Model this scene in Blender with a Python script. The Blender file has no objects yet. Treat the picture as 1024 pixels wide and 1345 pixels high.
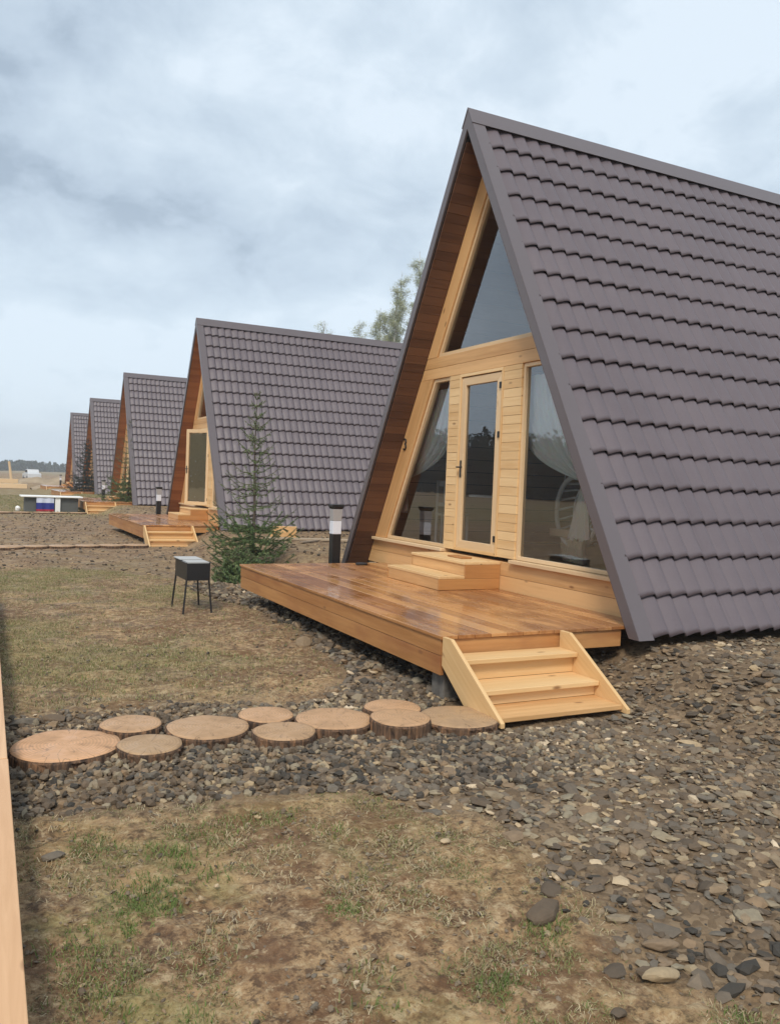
import bpy, math, random
import numpy as np
from mathutils import Vector, Matrix
random.seed(7); rng = np.random.default_rng(7)
scn = bpy.context.scene
R = math.radians

# ------------------------------------------------------------------ camera
CAM = Vector((-4.8668, -8.0618, 1.1092)); yaw, pit, rol = 1.1016, 0.0353, 0.0393
fw = Vector((math.cos(yaw)*math.cos(pit), math.sin(yaw)*math.cos(pit), -math.sin(pit)))
rt = Vector((math.sin(yaw), -math.cos(yaw), 0)); up = rt.cross(fw)
r2 = rt*math.cos(rol)+up*math.sin(rol); u2 = -rt*math.sin(rol)+up*math.cos(rol)
cd = bpy.data.cameras.new('camera'); cam = bpy.data.objects.new('camera', cd); scn.collection.objects.link(cam)
cam.matrix_world = Matrix(((r2.x, u2.x, -fw.x, CAM.x), (r2.y, u2.y, -fw.y, CAM.y), (r2.z, u2.z, -fw.z, CAM.z), (0, 0, 0, 1)))
cd.sensor_fit = 'VERTICAL'; cd.sensor_height = 24; cd.lens = 24*1100.6/1345
cd.clip_start = .02; cd.clip_end = 6000
scn.camera = cam

# ------------------------------------------------------------------ sky, sun, exposure
SUN_EL, SUN_AZ = R(48), R(232)          # azimuth measured from +X, counter-clockwise
world = bpy.data.worlds.new('World'); scn.world = world; world.use_nodes = True
wn, wl = world.node_tree.nodes, world.node_tree.links; wn.clear()
def W_(t, **k):
    n = wn.new(t)
    for a, b in k.items(): setattr(n, a, b)
    return n
sky = W_('ShaderNodeTexSky', sky_type='NISHITA', sun_disc=False, sun_elevation=SUN_EL, sun_rotation=R(90)-SUN_AZ, air_density=1.2, dust_density=2.0)
tc = W_('ShaderNodeTexCoord'); sep = W_('ShaderNodeSeparateXYZ'); wl.new(tc.outputs['Generated'], sep.inputs[0])
def wm(op, a, b=None, clamp=False):
    n = W_('ShaderNodeMath', operation=op, use_clamp=clamp)
    for i, v in enumerate((a, b)):
        if v is None: continue
        if isinstance(v, (int, float)): n.inputs[i].default_value = v
        else: wl.new(v, n.inputs[i])
    return n.outputs[0]
zz = wm('ADD', wm('ABSOLUTE', sep.outputs[2]), .42)
cmb = W_('ShaderNodeCombineXYZ'); wl.new(wm('DIVIDE', sep.outputs[0], zz), cmb.inputs[0]); wl.new(wm('DIVIDE', sep.outputs[1], zz), cmb.inputs[1])
cmb.inputs[2].default_value = 8.3
def wnoise(scale, detail, rough, dist):
    n = W_('ShaderNodeTexNoise'); wl.new(cmb.outputs[0], n.inputs['Vector'])
    n.inputs['Scale'].default_value = scale; n.inputs['Detail'].default_value = detail
    n.inputs['Roughness'].default_value = rough; n.inputs['Distortion'].default_value = dist
    return n.outputs['Fac']
n1 = wnoise(2.5, 8, .5, .15); n2 = wnoise(6.5, 10, .62, .3); n3 = wnoise(1.05, 2, .5, .0)
cl = wm('ADD', wm('MULTIPLY', n1, .56), wm('ADD', wm('MULTIPLY', n2, .34), wm('MULTIPLY', n3, .24)))
ramp = W_('ShaderNodeValToRGB'); wl.new(cl, ramp.inputs[0]); cr = ramp.color_ramp
cr.elements[0].position = .43; cr.elements[0].color = (3.4, 4.2, 5.15, 1)
cr.elements[1].position = .645; cr.elements[1].color = (6.6, 7.5, 8.35, 1)
for p_, c_ in ((.48, (4.4, 5.3, 6.3, 1)), (.54, (5.1, 6.05, 7.0, 1)), (.60, (5.8, 6.75, 7.65, 1))):
    e = cr.elements.new(p_); e.color = c_
# toward the horizon the cloud deck thins into one even pale blue
hz = W_('ShaderNodeMapRange'); wl.new(sep.outputs[2], hz.inputs[0]); hz.inputs[1].default_value = 0; hz.inputs[2].default_value = .3; hz.inputs[3].default_value = .75; hz.inputs[4].default_value = 0
mh = W_('ShaderNodeMix', data_type='RGBA'); wl.new(hz.outputs[0], mh.inputs[0]); wl.new(ramp.outputs[0], mh.inputs[6]); mh.inputs[7].default_value = (6.6, 7.8, 8.9, 1)
mx = W_('ShaderNodeMix', data_type='RGBA'); mx.inputs[0].default_value = .93
wl.new(sky.outputs[0], mx.inputs[6]); wl.new(mh.outputs[2], mx.inputs[7])
bg = W_('ShaderNodeBackground'); bg.inputs[1].default_value = .095; wl.new(mx.outputs[2], bg.inputs[0])
wo = W_('ShaderNodeOutputWorld'); wl.new(bg.outputs[0], wo.inputs[0])
sd = bpy.data.lights.new('sun', 'SUN'); sd.energy = 2.0; sd.angle = R(14); sd.color = (1, .93, .82)
sun = bpy.data.objects.new('sun', sd); scn.collection.objects.link(sun)
sdir = Vector((math.cos(SUN_EL)*math.cos(SUN_AZ), math.cos(SUN_EL)*math.sin(SUN_AZ), math.sin(SUN_EL)))
sun.rotation_euler = sdir.to_track_quat('Z', 'Y').to_euler(); sun.location = (-20, -20, 30)
vs = scn.view_settings; vs.view_transform = 'Standard'; vs.look = 'None'; vs.gamma = 1; vs.exposure = .40
vs.use_curve_mapping = False
scn.render.engine = 'CYCLES'; scn.cycles.max_bounces = 8; scn.cycles.transparent_max_bounces = 12

# ------------------------------------------------------------------ helpers
COL = scn.collection
def tag(o, label=None, cat=None, group=None, kind=None):
    for k, v in (('label', label), ('category', cat), ('group', group), ('kind', kind)):
        if v: o[k] = v
    return o
def empty(name, loc=(0, 0, 0), rz=0):
    o = bpy.data.objects.new(name, None); o.location = loc; o.rotation_euler = (0, 0, rz); o.empty_display_size = .1
    COL.objects.link(o); return o
def kids(o): return [c for c in bpy.data.objects if c.parent == o]
def copy_tree(o, parent=None):
    c = o.copy(); COL.objects.link(c); c.parent = parent
    for ch in kids(o): copy_tree(ch, c)
    return c
def ss(a, b, x):
    t = np.clip((np.asarray(x, float)-a)/(b-a), 0, 1); return t*t*(3-2*t)

class MB:
    """collects vertices/faces of ONE mesh, with grain coordinates 'gc' and a per-piece random 'rnd'"""
    def __init__(s): s.v = []; s.f = []; s.g = []; s.r = []
    def piece(s, verts, faces, gd=(1, 0, 0)):
        b = len(s.v); rr = random.random(); off = Vector((random.uniform(0, 50), random.uniform(0, 9), random.uniform(0, 9)))
        g0 = Vector(gd).normalized(); h = Vector((0, 0, 1)) if abs(g0.z) < .7 else Vector((1, 0, 0))
        g1 = g0.cross(h).normalized(); g2 = g0.cross(g1)
        for p in verts:
            p = Vector(p); s.v.append(p[:]); s.g.append((p.dot(g0)+off.x, p.dot(g1)+off.y, p.dot(g2)+off.z)); s.r.append(rr)
        s.f += [tuple(b+i for i in f) for f in faces]
    def box(s, lo, hi, gd=None):
        lo = Vector(lo); hi = Vector(hi)
        if gd is None:
            d = hi-lo; k = max(range(3), key=lambda i: d[i]); gd = [0, 0, 0]; gd[k] = 1
        v = [(x, y, z) for x in (lo.x, hi.x) for y in (lo.y, hi.y) for z in (lo.z, hi.z)]
        s.piece(v, [(0, 1, 3, 2), (4, 6, 7, 5), (0, 4, 5, 1), (2, 3, 7, 6), (0, 2, 6, 4), (1, 5, 7, 3)], gd)
    def yz(s, poly, x0, x1, gd=(0, 1, 0)):
        n = len(poly); v = [(x0, y, z) for y, z in poly]+[(x1, y, z) for y, z in poly]
        a = sum(poly[i][0]*poly[(i+1) % n][1]-poly[(i+1) % n][0]*poly[i][1] for i in range(n))
        f = [tuple(range(n))[::-1], tuple(range(n, 2*n))]+[(i, (i+1) % n, n+(i+1) % n, n+i) for i in range(n)]
        if a < 0: f = [t[::-1] for t in f]
        s.piece(v, f, gd)
    def beam(s, a, b, w, h, upv=(0, 0, 1)):
        a = Vector(a); b = Vector(b); d = (b-a).normalized(); u = Vector(upv); sd_ = d.cross(u)
        if sd_.length < 1e-4: sd_ = d.cross(Vector((1, 0, 0)))
        sd_.normalize(); u = sd_.cross(d)
        v = [p+sd_*(i*w/2)+u*(j*h/2) for p in (a, b) for i in (-1, 1) for j in (-1, 1)]
        s.piece(v, [(0, 1, 3, 2), (4, 6, 7, 5), (0, 4, 5, 1), (2, 3, 7, 6), (0, 2, 6, 4), (1, 5, 7, 3)], d)
    def tube(s, pts, rad, n=8, cap=True):
        pts = [Vector(p) for p in pts]; rads = rad if isinstance(rad, (list, tuple)) else [rad]*len(pts)
        v = []; f = []
        t0 = (pts[1]-pts[0]).normalized(); u = t0.orthogonal().normalized()
        for i, p in enumerate(pts):
            t = (pts[min(i+1, len(pts)-1)]-pts[max(i-1, 0)]).normalized()
            u = (u-t*u.dot(t)).normalized(); w = t.cross(u)
            for k in range(n):
                a = 2*math.pi*k/n; v.append(p+(u*math.cos(a)+w*math.sin(a))*rads[i])
        for i in range(len(pts)-1):
            for k in range(n): f.append((i*n+k, i*n+(k+1) % n, (i+1)*n+(k+1) % n, (i+1)*n+k))
        if cap: f.append(tuple(range(n))[::-1]); f.append(tuple(range((len(pts)-1)*n, len(pts)*n)))
        s.piece(v, f, pts[-1]-pts[0])
    def build(s, name, mat, parent=None, smooth=False, bevel=0, origin=None):
        o0 = Vector(origin) if origin is not None else Vector((0, 0, 0))
        me = bpy.data.meshes.new(name); me.from_pydata([(Vector(p)-o0)[:] for p in s.v], [], s.f); me.validate(); me.update()
        if len(me.vertices) == len(s.v):
            a = me.attributes.new('gc', 'FLOAT_VECTOR', 'POINT'); a.data.foreach_set('vector', np.array(s.g, np.float32).ravel())
            a = me.attributes.new('rnd', 'FLOAT', 'POINT'); a.data.foreach_set('value', np.array(s.r, np.float32))
        me.materials.append(mat)
        if smooth: me.polygons.foreach_set('use_smooth', [True]*len(me.polygons))
        o = bpy.data.objects.new(name, me); COL.objects.link(o); o.parent = parent
        if parent is None: o.location = o0
        if bevel:
            m = o.modifiers.new('bevel', 'BEVEL'); m.width = bevel; m.segments = 2; m.limit_method = 'ANGLE'; m.angle_limit = R(50)
        return o
def npmesh(name, V, F, mat, attrs=None, smooth=False, parent=None, loc=(0, 0, 0)):
    """fast mesh from arrays: V (n,3), F (m,k)"""
    me = bpy.data.meshes.new(name); V = np.asarray(V, np.float32); F = np.asarray(F, np.int32)
    me.vertices.add(len(V)); me.vertices.foreach_set('co', V.ravel())
    m, k = F.shape; me.loops.add(m*k); me.loops.foreach_set('vertex_index', F.ravel())
    me.polygons.add(m); me.polygons.foreach_set('loop_start', np.arange(0, m*k, k, dtype=np.int32))
    me.polygons.foreach_set('loop_total', np.full(m, k, np.int32))
    me.polygons.foreach_set('use_smooth', np.full(m, smooth)); me.update(calc_edges=True)
    for n, a in (attrs or {}).items():
        at = me.attributes.new(n, 'FLOAT', 'POINT'); at.data.foreach_set('value', np.asarray(a, np.float32))
    me.materials.append(mat); o = bpy.data.objects.new(name, me); COL.objects.link(o); o.parent = parent; o.location = loc
    return o
# --- numpy value noise
def vnoise(x, y, seed=0):
    xi = np.floor(x).astype(np.int64); yi = np.floor(y).astype(np.int64); fx = x-xi; fy = y-yi
    def h(a, b):
        n = (a*374761393+b*668265263+seed*974711) & 0x7fffffff
        n = ((n ^ (n >> 13))*1274126177) & 0x7fffffff
        return ((n ^ (n >> 16)) & 0xffff)/65535.
    ux = fx*fx*(3-2*fx); uy = fy*fy*(3-2*fy)
    return (h(xi, yi)*(1-ux)+h(xi+1, yi)*ux)*(1-uy)+(h(xi, yi+1)*(1-ux)+h(xi+1, yi+1)*ux)*uy
def fbm(x, y, o=4, seed=0):
    s = 0; a = .5
    for i in range(o): s = s+a*vnoise(x*2**i+i*17.3, y*2**i-i*9.1, seed+i); a *= .5
    return s

# ------------------------------------------------------------------ materials
def mat(name, base=(.5, .5, .5), rough=.7, metal=0, spec=.5):
    m = bpy.data.materials.new(name); m.use_nodes = True
    b = m.node_tree.nodes['Principled BSDF']; b.inputs['Base Color'].default_value = (*base, 1)
    b.inputs['Roughness'].default_value = rough; b.inputs['Metallic'].default_value = metal; b.inputs['Specular IOR Level'].default_value = spec
    return m
class NT:
    def __init__(s, m): s.n = m.node_tree.nodes; s.l = m.node_tree.links; s.b = s.n['Principled BSDF']
    def _in(s, sock, v):
        if isinstance(v, bpy.types.NodeSocket): s.l.new(v, sock)
        elif isinstance(v, (tuple, list)) and len(v) == 3 and sock.type == 'RGBA': sock.default_value = (*v, 1)
        else: sock.default_value = v
    def node(s, t, ins=None, **k):
        n = s.n.new(t)
        for a, b in k.items(): setattr(n, a, b)
        for a, b in (ins or {}).items(): s._in(n.inputs[a], b)
        return n
    def math(s, op, a, b=0, clamp=False): return s.node('ShaderNodeMath', {0: a, 1: b}, operation=op, use_clamp=clamp).outputs[0]
    def attr(s, n, o='Vector'): return s.node('ShaderNodeAttribute', attribute_name=n).outputs[o]
    def noise(s, vec, sc, det=4, ro=.5, dist=0): return s.node('ShaderNodeTexNoise', {'Vector': vec, 'Scale': sc, 'Detail': det, 'Roughness': ro, 'Distortion': dist}).outputs['Fac']
    def mapv(s, vec, sc=(1, 1, 1), loc=(0, 0, 0)): return s.node('ShaderNodeMapping', {'Vector': vec, 'Scale': sc, 'Location': loc}).outputs[0]
    def ramp(s, f, stops):
        n = s.node('ShaderNodeValToRGB', {0: f}); c = n.color_ramp
        while len(c.elements) < len(stops): c.elements.new(.5)
        for e, (p, col) in zip(c.elements, stops):
            e.position = p; e.color = (*col, 1) if len(col) == 3 else col
        return n.outputs[0]
    def mix(s, f, a, b, bt='MIX'):
        n = s.node('ShaderNodeMix', data_type='RGBA', blend_type=bt); s._in(n.inputs[0], f); s._in(n.inputs[6], a); s._in(n.inputs[7], b); return n.outputs[2]
    def bump(s, h, st=.3, d=.01): s.l.new(s.node('ShaderNodeBump', {'Height': h, 'Strength': st, 'Distance': d}).outputs[0], s.b.inputs['Normal'])
    def set(s, k, v): s._in(s.b.inputs[k], v)
    def obj(s): return s.node('ShaderNodeTexCoord').outputs['Object']
g3 = lambda v: (v, v, v)
def wood(name, light, dark, rough=.6, knots=.5, wet=False, var=.35, stain=None):
    m = mat(name); t = NT(m); gc = t.attr('gc'); rnd = t.attr('rnd', 'Fac')
    warp = t.node('ShaderNodeTexNoise', {'Vector': t.mapv(gc, (1.2, 4, 4)), 'Scale': 1.0, 'Detail': 2}).outputs['Fac']
    v = t.mapv(gc, (1.3, 26, 26)); n = t.noise(v, 1, 5, .6, .6)
    broad = t.noise(t.mapv(gc, (.7, 6, 6)), 1, 3, .5)
    f = t.math('ADD', t.math('MULTIPLY', n, .6), t.math('ADD', t.math('MULTIPLY', broad, .45), t.math('MULTIPLY', t.math('SUBTRACT', rnd, .5), var)))
    c = t.ramp(f, [(.3, dark), (.68, light)])
    vo = t.node('ShaderNodeTexVoronoi', {'Vector': t.mapv(gc, (2.6, 7, 7)), 'Scale': 1.0}).outputs['Distance']
    k = t.ramp(vo, [(.05, g3(knots)), (.13, g3(0))])
    c = t.mix(k, c, (.20, .085, .03))
    if stain:
        sn = t.noise(t.mapv(gc, (.9, 2.2, 2.2)), 1.1, 4, .6); c = t.mix(t.ramp(sn, [(.5, g3(0)), (.72, g3(.75))]), c, stain)
    t.set('Base Color', c); t.bump(n, .25, .004)
    if wet:
        wp = t.noise(t.mapv(t.obj(), (2.2, .9, 1)), 1.0, 4, .6); t.set('Base Color', t.mix(t.ramp(wp, [(.50, g3(0)), (.60, g3(.6))]), c, (.20, .075, .028)))
        w = t.noise(t.mapv(t.obj(), (1.3, .8, 1)), 1.3, 4, .6); t.set('Roughness', t.ramp(w, [(.45, g3(.08)), (.63, g3(.42))]))
        t.set('Specular IOR Level', .55)
    else: t.set('Roughness', rough)
    return m
M = {}
M['pine'] = wood('pine', (.74, .445, .20), (.50, .265, .10), .5, .8)
M['pine_pale'] = wood('pine_pale', (.76, .56, .34), (.64, .44, .24), .5, .25, var=.2)
M['pine_fresh'] = wood('pine_fresh', (.82, .575, .30), (.66, .41, .18), .5, .8, var=.3)
M['deck'] = wood('deck', (.60, .30, .115), (.32, .125, .04), .3, .6, wet=True, var=.45)
M['deck_side'] = wood('deck_side', (.58, .29, .105), (.38, .165, .05), .55, .8, var=.4, stain=(.30, .105, .035))
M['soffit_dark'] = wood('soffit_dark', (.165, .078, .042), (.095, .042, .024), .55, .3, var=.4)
M['soffit_brown'] = wood('soffit_brown', (.36, .14, .05), (.24, .085, .03), .55, .3, var=.4)
M['step_end'] = wood('step_end', (.55, .27, .09), (.38, .16, .05), .55, .5)
M['weathered'] = wood('weathered', (.42, .33, .23), (.25, .18, .12), .8, .4)
M['rail'] = wood('rail', (.76, .47, .26), (.56, .31, .15), .5, 1.0, var=.25)

def roofmat():
    m = mat('roof_metal', (.1, .08, .09), .45); t = NT(m); o = t.obj()
    n = t.noise(t.mapv(o, (.8, .8, .8)), 1.2, 4, .6); n2 = t.noise(o, 60, 3, .6)
    st_ = t.noise(t.mapv(o, (7, .5, .5)), 1, 4, .6); c = t.ramp(t.math('ADD', t.math('MULTIPLY', n, .6), t.math('MULTIPLY', st_, .4)), [(.34, (.092, .070, .080)), (.66, (.122, .095, .106))]); t.set('Base Color', t.mix(t.math('MULTIPLY', n2, .3), c, (.19, .155, .155)))
    t.set('Roughness', t.ramp(n, [(.3, g3(.38)), (.7, g3(.5))])); t.set('Specular IOR Level', .6); t.bump(n2, .06, .002); return m
M['roof'] = roofmat()
m = mat('roof_trim', (.125, .102, .106), .36, 0, .6); M['trim'] = m; t = NT(m); t.bump(t.noise(t.obj(), 3, 3), .15, .01)
M['membrane'] = mat('membrane', (.02, .02, .022), .9)
m = mat('glass'); M['glass'] = m; n = m.node_tree.nodes; l = m.node_tree.links; n.clear()
o_ = n.new('ShaderNodeOutputMaterial'); tr = n.new('ShaderNodeBsdfTransparent'); tr.inputs[0].default_value = (.95, .97, .97, 1)
gl = n.new('ShaderNodeBsdfGlossy'); gl.inputs['Roughness'].default_value = .0; gl.inputs['Color'].default_value = (.93, .96, 1, 1)
fr = n.new('ShaderNodeFresnel'); fr.inputs[0].default_value = 1.75; ad = n.new('ShaderNodeMath'); ad.operation = 'MULTIPLY_ADD'; ad.use_clamp = True
ad.inputs[1].default_value = 1.3; ad.inputs[2].default_value = .08
l.new(fr.outputs[0], ad.inputs[0]); ms = n.new('ShaderNodeMixShader'); l.new(ad.outputs[0], ms.inputs[0]); l.new(tr.outputs[0], ms.inputs[1]); l.new(gl.outputs[0], ms.inputs[2]); l.new(ms.outputs[0], o_.inputs[0])
nz = n.new('ShaderNodeTexNoise'); nz.inputs['Scale'].default_value = 1.3; bp = n.new('ShaderNodeBump'); bp.inputs['Strength'].default_value = .02; bp.inputs['Distance'].default_value = .05
l.new(nz.outputs[0], bp.inputs['Height']); l.new(bp.outputs[0], gl.inputs['Normal'])
M['black'] = mat('black_metal', (.012, .012, .013), .4)
M['soot'] = mat('soot', (.03, .03, .032), .75)
M['ash'] = mat('ash', (.45, .45, .44), .8)
M['diffuser'] = mat('diffuser', (.75, .78, .85), .4)
M['lampgrey'] = mat('lamp_grey', (.38, .37, .37), .3)
M['steel'] = mat('steel', (.5, .5, .5), .3, 1)
M['white'] = mat('white_paint', (.88, .87, .84), .5)
def clothmat(name, c1, c2):
    m = mat(name, c1, .9); t = NT(m); n = t.noise(t.mapv(t.obj(), (3, 30, 3)), 1, 3); t.set('Base Color', t.mix(n, c1, c2)); t.bump(n, .2, .01)
    t.set('Subsurface Weight', .35); t.set('Subsurface Scale', .02); return m
M['curtain'] = clothmat('curtain', (.93, .91, .86), (.84, .81, .74))
M['beige'] = clothmat('beige_cloth', (.72, .62, .45), (.60, .50, .36))
M['olive'] = mat('olive_curtain', (.3, .22, .12), .9); t = NT(M['olive']); vv = t.node('ShaderNodeTexVoronoi', {'Vector': t.mapv(t.obj(), (0, 6.5, 5.5)), 'Scale': 1.}).outputs['Distance']
t.set('Base Color', t.mix(t.ramp(vv, [(.10, g3(1)), (.15, g3(0))]), (.66, .54, .33), (.95, .92, .85)))
M['concrete'] = mat('concrete', (.22, .21, .20), .9); t = NT(M['concrete']); n_ = t.noise(t.obj(), 14, 5, .6); t.set('Base Color', t.ramp(n_, [(.3, (.09, .08, .07)), (.7, (.20, .18, .155))])); t.bump(n_, .5, .01)
def attrmat(name, stops, rough=.85, bumpsc=40, bs=.4, a='tone', back=None):
    m = mat(name, (.3, .3, .3), rough); t = NT(m); at = t.attr(a, 'Fac'); n = t.noise(t.obj(), bumpsc, 4, .6)
    c = t.ramp(at, stops); c = t.mix(t.math('MULTIPLY', n, .55), c, (.03, .027, .023))
    if name == 'gravel': c = t.node('ShaderNodeHueSaturation', {'Color': c, 'Saturation': 1.08, 'Value': 1.22}).outputs[0]
    t.set('Base Color', c)
    if bs: t.bump(n, bs, .004)
    return m
M['gravel'] = attrmat('gravel', [(0, (.05, .044, .037)), (.2, (.15, .108, .073)), (.38, (.15, .13, .105)), (.55, (.27, .185, .115)), (.7, (.27, .23, .165)), (.86, (.42, .31, .19)), (1, (.66, .53, .38))], .8)
M['gravel'].node_tree.nodes['Principled BSDF'].inputs['Specular IOR Level'].default_value = .25
M['grass'] = attrmat('grass_blades', [(0, (.13, .21, .035)), (.33, (.19, .24, .06)), (.5, (.30, .27, .11)), (.75, (.46, .36, .20)), (1, (.66, .54, .34))], .8, 3, 0)
M['needle'] = attrmat('spruce_needles', [(0, (.10, .17, .05)), (.6, (.20, .30, .10)), (.9, (.28, .34, .14)), (1, (.40, .36, .22))], .7, 5, 0)
M['bluespruce'] = attrmat('blue_spruce_needles', [(0, (.03, .055, .05)), (.6, (.05, .085, .075)), (1, (.10, .14, .12))], .7, 5, 0)
M['bark'] = mat('bark', (.10, .075, .055), .9); t = NT(M['bark']); n_ = t.noise(t.mapv(t.obj(), (20, 20, 4)), 1, 4); t.set('Base Color', t.ramp(n_, [(.3, (.06, .045, .035)), (.7, (.16, .125, .095))]))
M['birchbark'] = mat('birch_bark', (.5, .49, .45), .8); t = NT(M['birchbark']); n_ = t.noise(t.mapv(t.obj(), (2, 2, 6)), 1, 4); t.set('Base Color', t.ramp(n_, [(.38, (.10, .09, .08)), (.48, (.55, .53, .48))]))
M['springleaf'] = attrmat('spring_leaves', [(0, (.28, .31, .15)), (.6, (.40, .43, .22)), (1, (.6, .6, .44))], .7, 3, 0)
M['forest'] = attrmat('forest_foliage', [(0, (.012, .028, .014)), (.6, (.028, .052, .022)), (1, (.06, .08, .035))], .8, .5, 0)
M['sand'] = attrmat('sand', [(0, (.30, .21, .12)), (1, (.50, .38, .25))], .9, 2, .3)

# ------------------------------------------------------------------ ground
def G(x, y):
    x = np.asarray(x, float); y = np.asarray(y, float)
    z = -.49+.33*ss(-.58, .42, x)*ss(30, 6, np.abs(y-5)*.2)
    return z
def poly_in(x, y, P):
    P = np.array(P); c = np.zeros(x.shape, bool); j = len(P)-1
    for i in range(len(P)):
        xi, yi = P[i]; xj, yj = P[j]
        k = ((yi > y) != (yj > y)) & (x < (xj-xi)*(y-yi)/(yj-yi+1e-12)+xi); c ^= k; j = i
    return c
PG = [(-5.6, -2.2), (-4.66, -2.22), (-4.09, -2.24), (-3.2, -2.38), (-2.67, -2.49), (-2.27, -2.1), (-1.85, -1.5), (-1.8, 1.0), (-1.95, 4.0), (-1, 4.6), (0.2, 4), (0.2, -2.6), (9, -2.6), (9, -12), (-2.4, -12), (-2.62, -6.4), (-2.83, -6.07), (-2.72, -5.68), (-2.8, -5.5), (-2.5, -5.0), (-2.66, -4.57), (-3.0, -4.16), (-3.27, -4.06), (-3.87, -4.1), (-4.7, -3.85), (-5.6, -3.9)]
PM = [(-4.6, 7.6), (-2.2, 5.0), (-1.6, 3.2), (0, 4.6), (9, 4.6), (9, 24), (-1.6, 23.5), (-5.5, 23.5)]
def dens(x, y):
    jx = x+(fbm(x*2.2, y*2.2, 4, 5)-.47)*.5; jy = y+(fbm(x*2.2, y*2.2, 4, 9)-.47)*.5
    d = poly_in(jx, jy, PG).astype(float)
    core = poly_in(x, y, PG)
    jx = x+(fbm(x*.7, y*.7, 4, 15)-.47)*2.5; jy = y+(fbm(x*.7, y*.7, 4, 19)-.47)*2.5
    return np.maximum(d, .35*poly_in(jx, jy, PM)*(1-poly_in(x, y, PG)))
def green(x, y):
    n = fbm(x*.9, y*.9, 4, 31); g = ss(.42, .62, n)
    a = ss(-2.6, -4.6, x)*ss(-3.8, -5.2, y)*ss(.38, .56, fbm(x*3, y*3, 3, 77))      # green edge by the rail
    b = ss(8.5, 7, y)*ss(-2.2, -.5, y)*ss(-1.6, -2.8, x)*.75*ss(.3, .6, n)         # lawn beside the first deck
    c = (ss(20, 24, y)*ss(1.5, -1, x)*.9 + ss(28, 34, y))*(1-.85*ss(50, 66, y)*ss(260, 200, y))
    return np.clip(a*1.1+b+c+g*.25, 0, 1)
def build_ground():
    cx, cy = CAM.x, CAM.y
    a1 = np.arange(yaw-R(34), yaw+R(34), R(.14)); a0 = np.arange(yaw+R(34), yaw-R(34)+2*math.pi, R(1.2))
    A = np.concatenate([a1, a0]); na = len(A)
    r = [1.2]
    while r[-1] < 9: r.append(r[-1]*1.0052)
    while r[-1] < 30: r.append(r[-1]*1.01)
    while r[-1] < 700: r.append(r[-1]*1.03)
    r = np.array(r); nr = len(r)
    X = cx+np.outer(r, np.cos(A)); Y = cy+np.outer(r, np.sin(A))
    rr = np.repeat(r[:, None], na, 1); near = np.clip(14/rr, 0, 1)**1.3
    D = (dens(X, Y)+dens(X+.12, Y+.05)+dens(X-.1, Y+.1)+dens(X, Y-.14))/4; gr = green(X, Y)
    Z = G(X, Y)+(fbm(X*1.1, Y*1.1, 3, 2)-.45)*.07*near
    Z += (fbm(X*6, Y*6, 4, 3)-.47)*.060*near*(1-.5*D) + (fbm(X*26, Y*26, 3, 4)-.44)*.024*np.clip(6/rr, 0, 1)
    Z += (fbm(X*.05, Y*.05, 3, 8)-.45)*1.2*ss(40, 160, rr)*ss(1200, 300, rr)
    V = np.stack([X, Y, Z], -1).reshape(-1, 3)
    i = np.arange(nr-1)[:, None]*na; j = np.arange(na)[None, :]; j2 = (j+1) % na
    F = np.stack([i+j, i+na+j, i+na+j2, i+j2], -1).reshape(-1, 4)[:, ::1]
    V = np.vstack([V, [[cx, cy, -.49]]]); c = len(V)-1
    m = mat('ground', (.1, .08, .06), .85); t = NT(m); P = t.node('ShaderNodeNewGeometry').outputs['Position']
    ag = t.attr('gravel', 'Fac'); ad_ = t.attr('green', 'Fac')
    na_ = t.noise(P, .9, 6, .62); nb = t.noise(P, 5.5, 7, .68); nc = t.noise(P, 46, 5, .7); nd = t.noise(P, 2.2, 3, .5)
    mud = t.ramp(t.math('ADD', t.math('MULTIPLY', nb, .65), t.math('MULTIPLY', na_, .4)), [(.37, (.085, .050, .030)), (.46, (.20, .125, .073)), (.55, (.31, .20, .115)), (.66, (.46, .315, .185))])
    mud = t.mix(t.ramp(nc, [(.38, g3(.0)), (.62, g3(.55))]), mud, (.33, .25, .165))
    mud = t.mix(t.ramp(nc, [(.34, g3(.6)), (.48, g3(0))]), mud, (.04, .028, .02))
    grass_c = t.ramp(t.math('ADD', t.math('MULTIPLY', nb, .5), t.math('MULTIPLY', nc, .5)), [(.36, (.075, .08, .022)), (.5, (.185, .175, .075)), (.64, (.34, .285, .155))])
    gm = t.math('MULTIPLY', ad_, t.ramp(t.math('ADD', t.math('MULTIPLY', nb, .6), t.math('MULTIPLY', nc, .4)), [(.40, g3(0)), (.60, g3(.72))]))
    fine = t.noise(P, 16, 6, .75); mud = t.mix(t.ramp(fine, [(.40, g3(.85)), (.49, g3(0))]), mud, (.065, .040, .026))
    tint = t.noise(P, 3.1, 5, .65); mud = t.mix(t.ramp(tint, [(.40, g3(.75)), (.52, g3(0))]), mud, (.15, .085, .05))
    mud = t.mix(t.ramp(tint, [(.55, g3(0)), (.68, g3(.6))]), mud, (.46, .31, .19))
    mud = t.mix(t.ramp(fine, [(.54, g3(0)), (.63, g3(.7))]), mud, (.50, .39, .26))
    c1 = t.mix(gm, mud, grass_c)
    gc_ = t.ramp(t.node('ShaderNodeTexVoronoi', {'Vector': P, 'Scale': 30.}).outputs['Color'], [(.2, (.06, .045, .033)), (.5, (.14, .105, .073)), (.8, (.26, .20, .14))])
    gc_ = t.mix(t.math('MULTIPLY', nb, .8), gc_, (.20, .14, .09))
    c2 = t.mix(t.math('MULTIPLY', ag, .92), c1, gc_)
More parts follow.
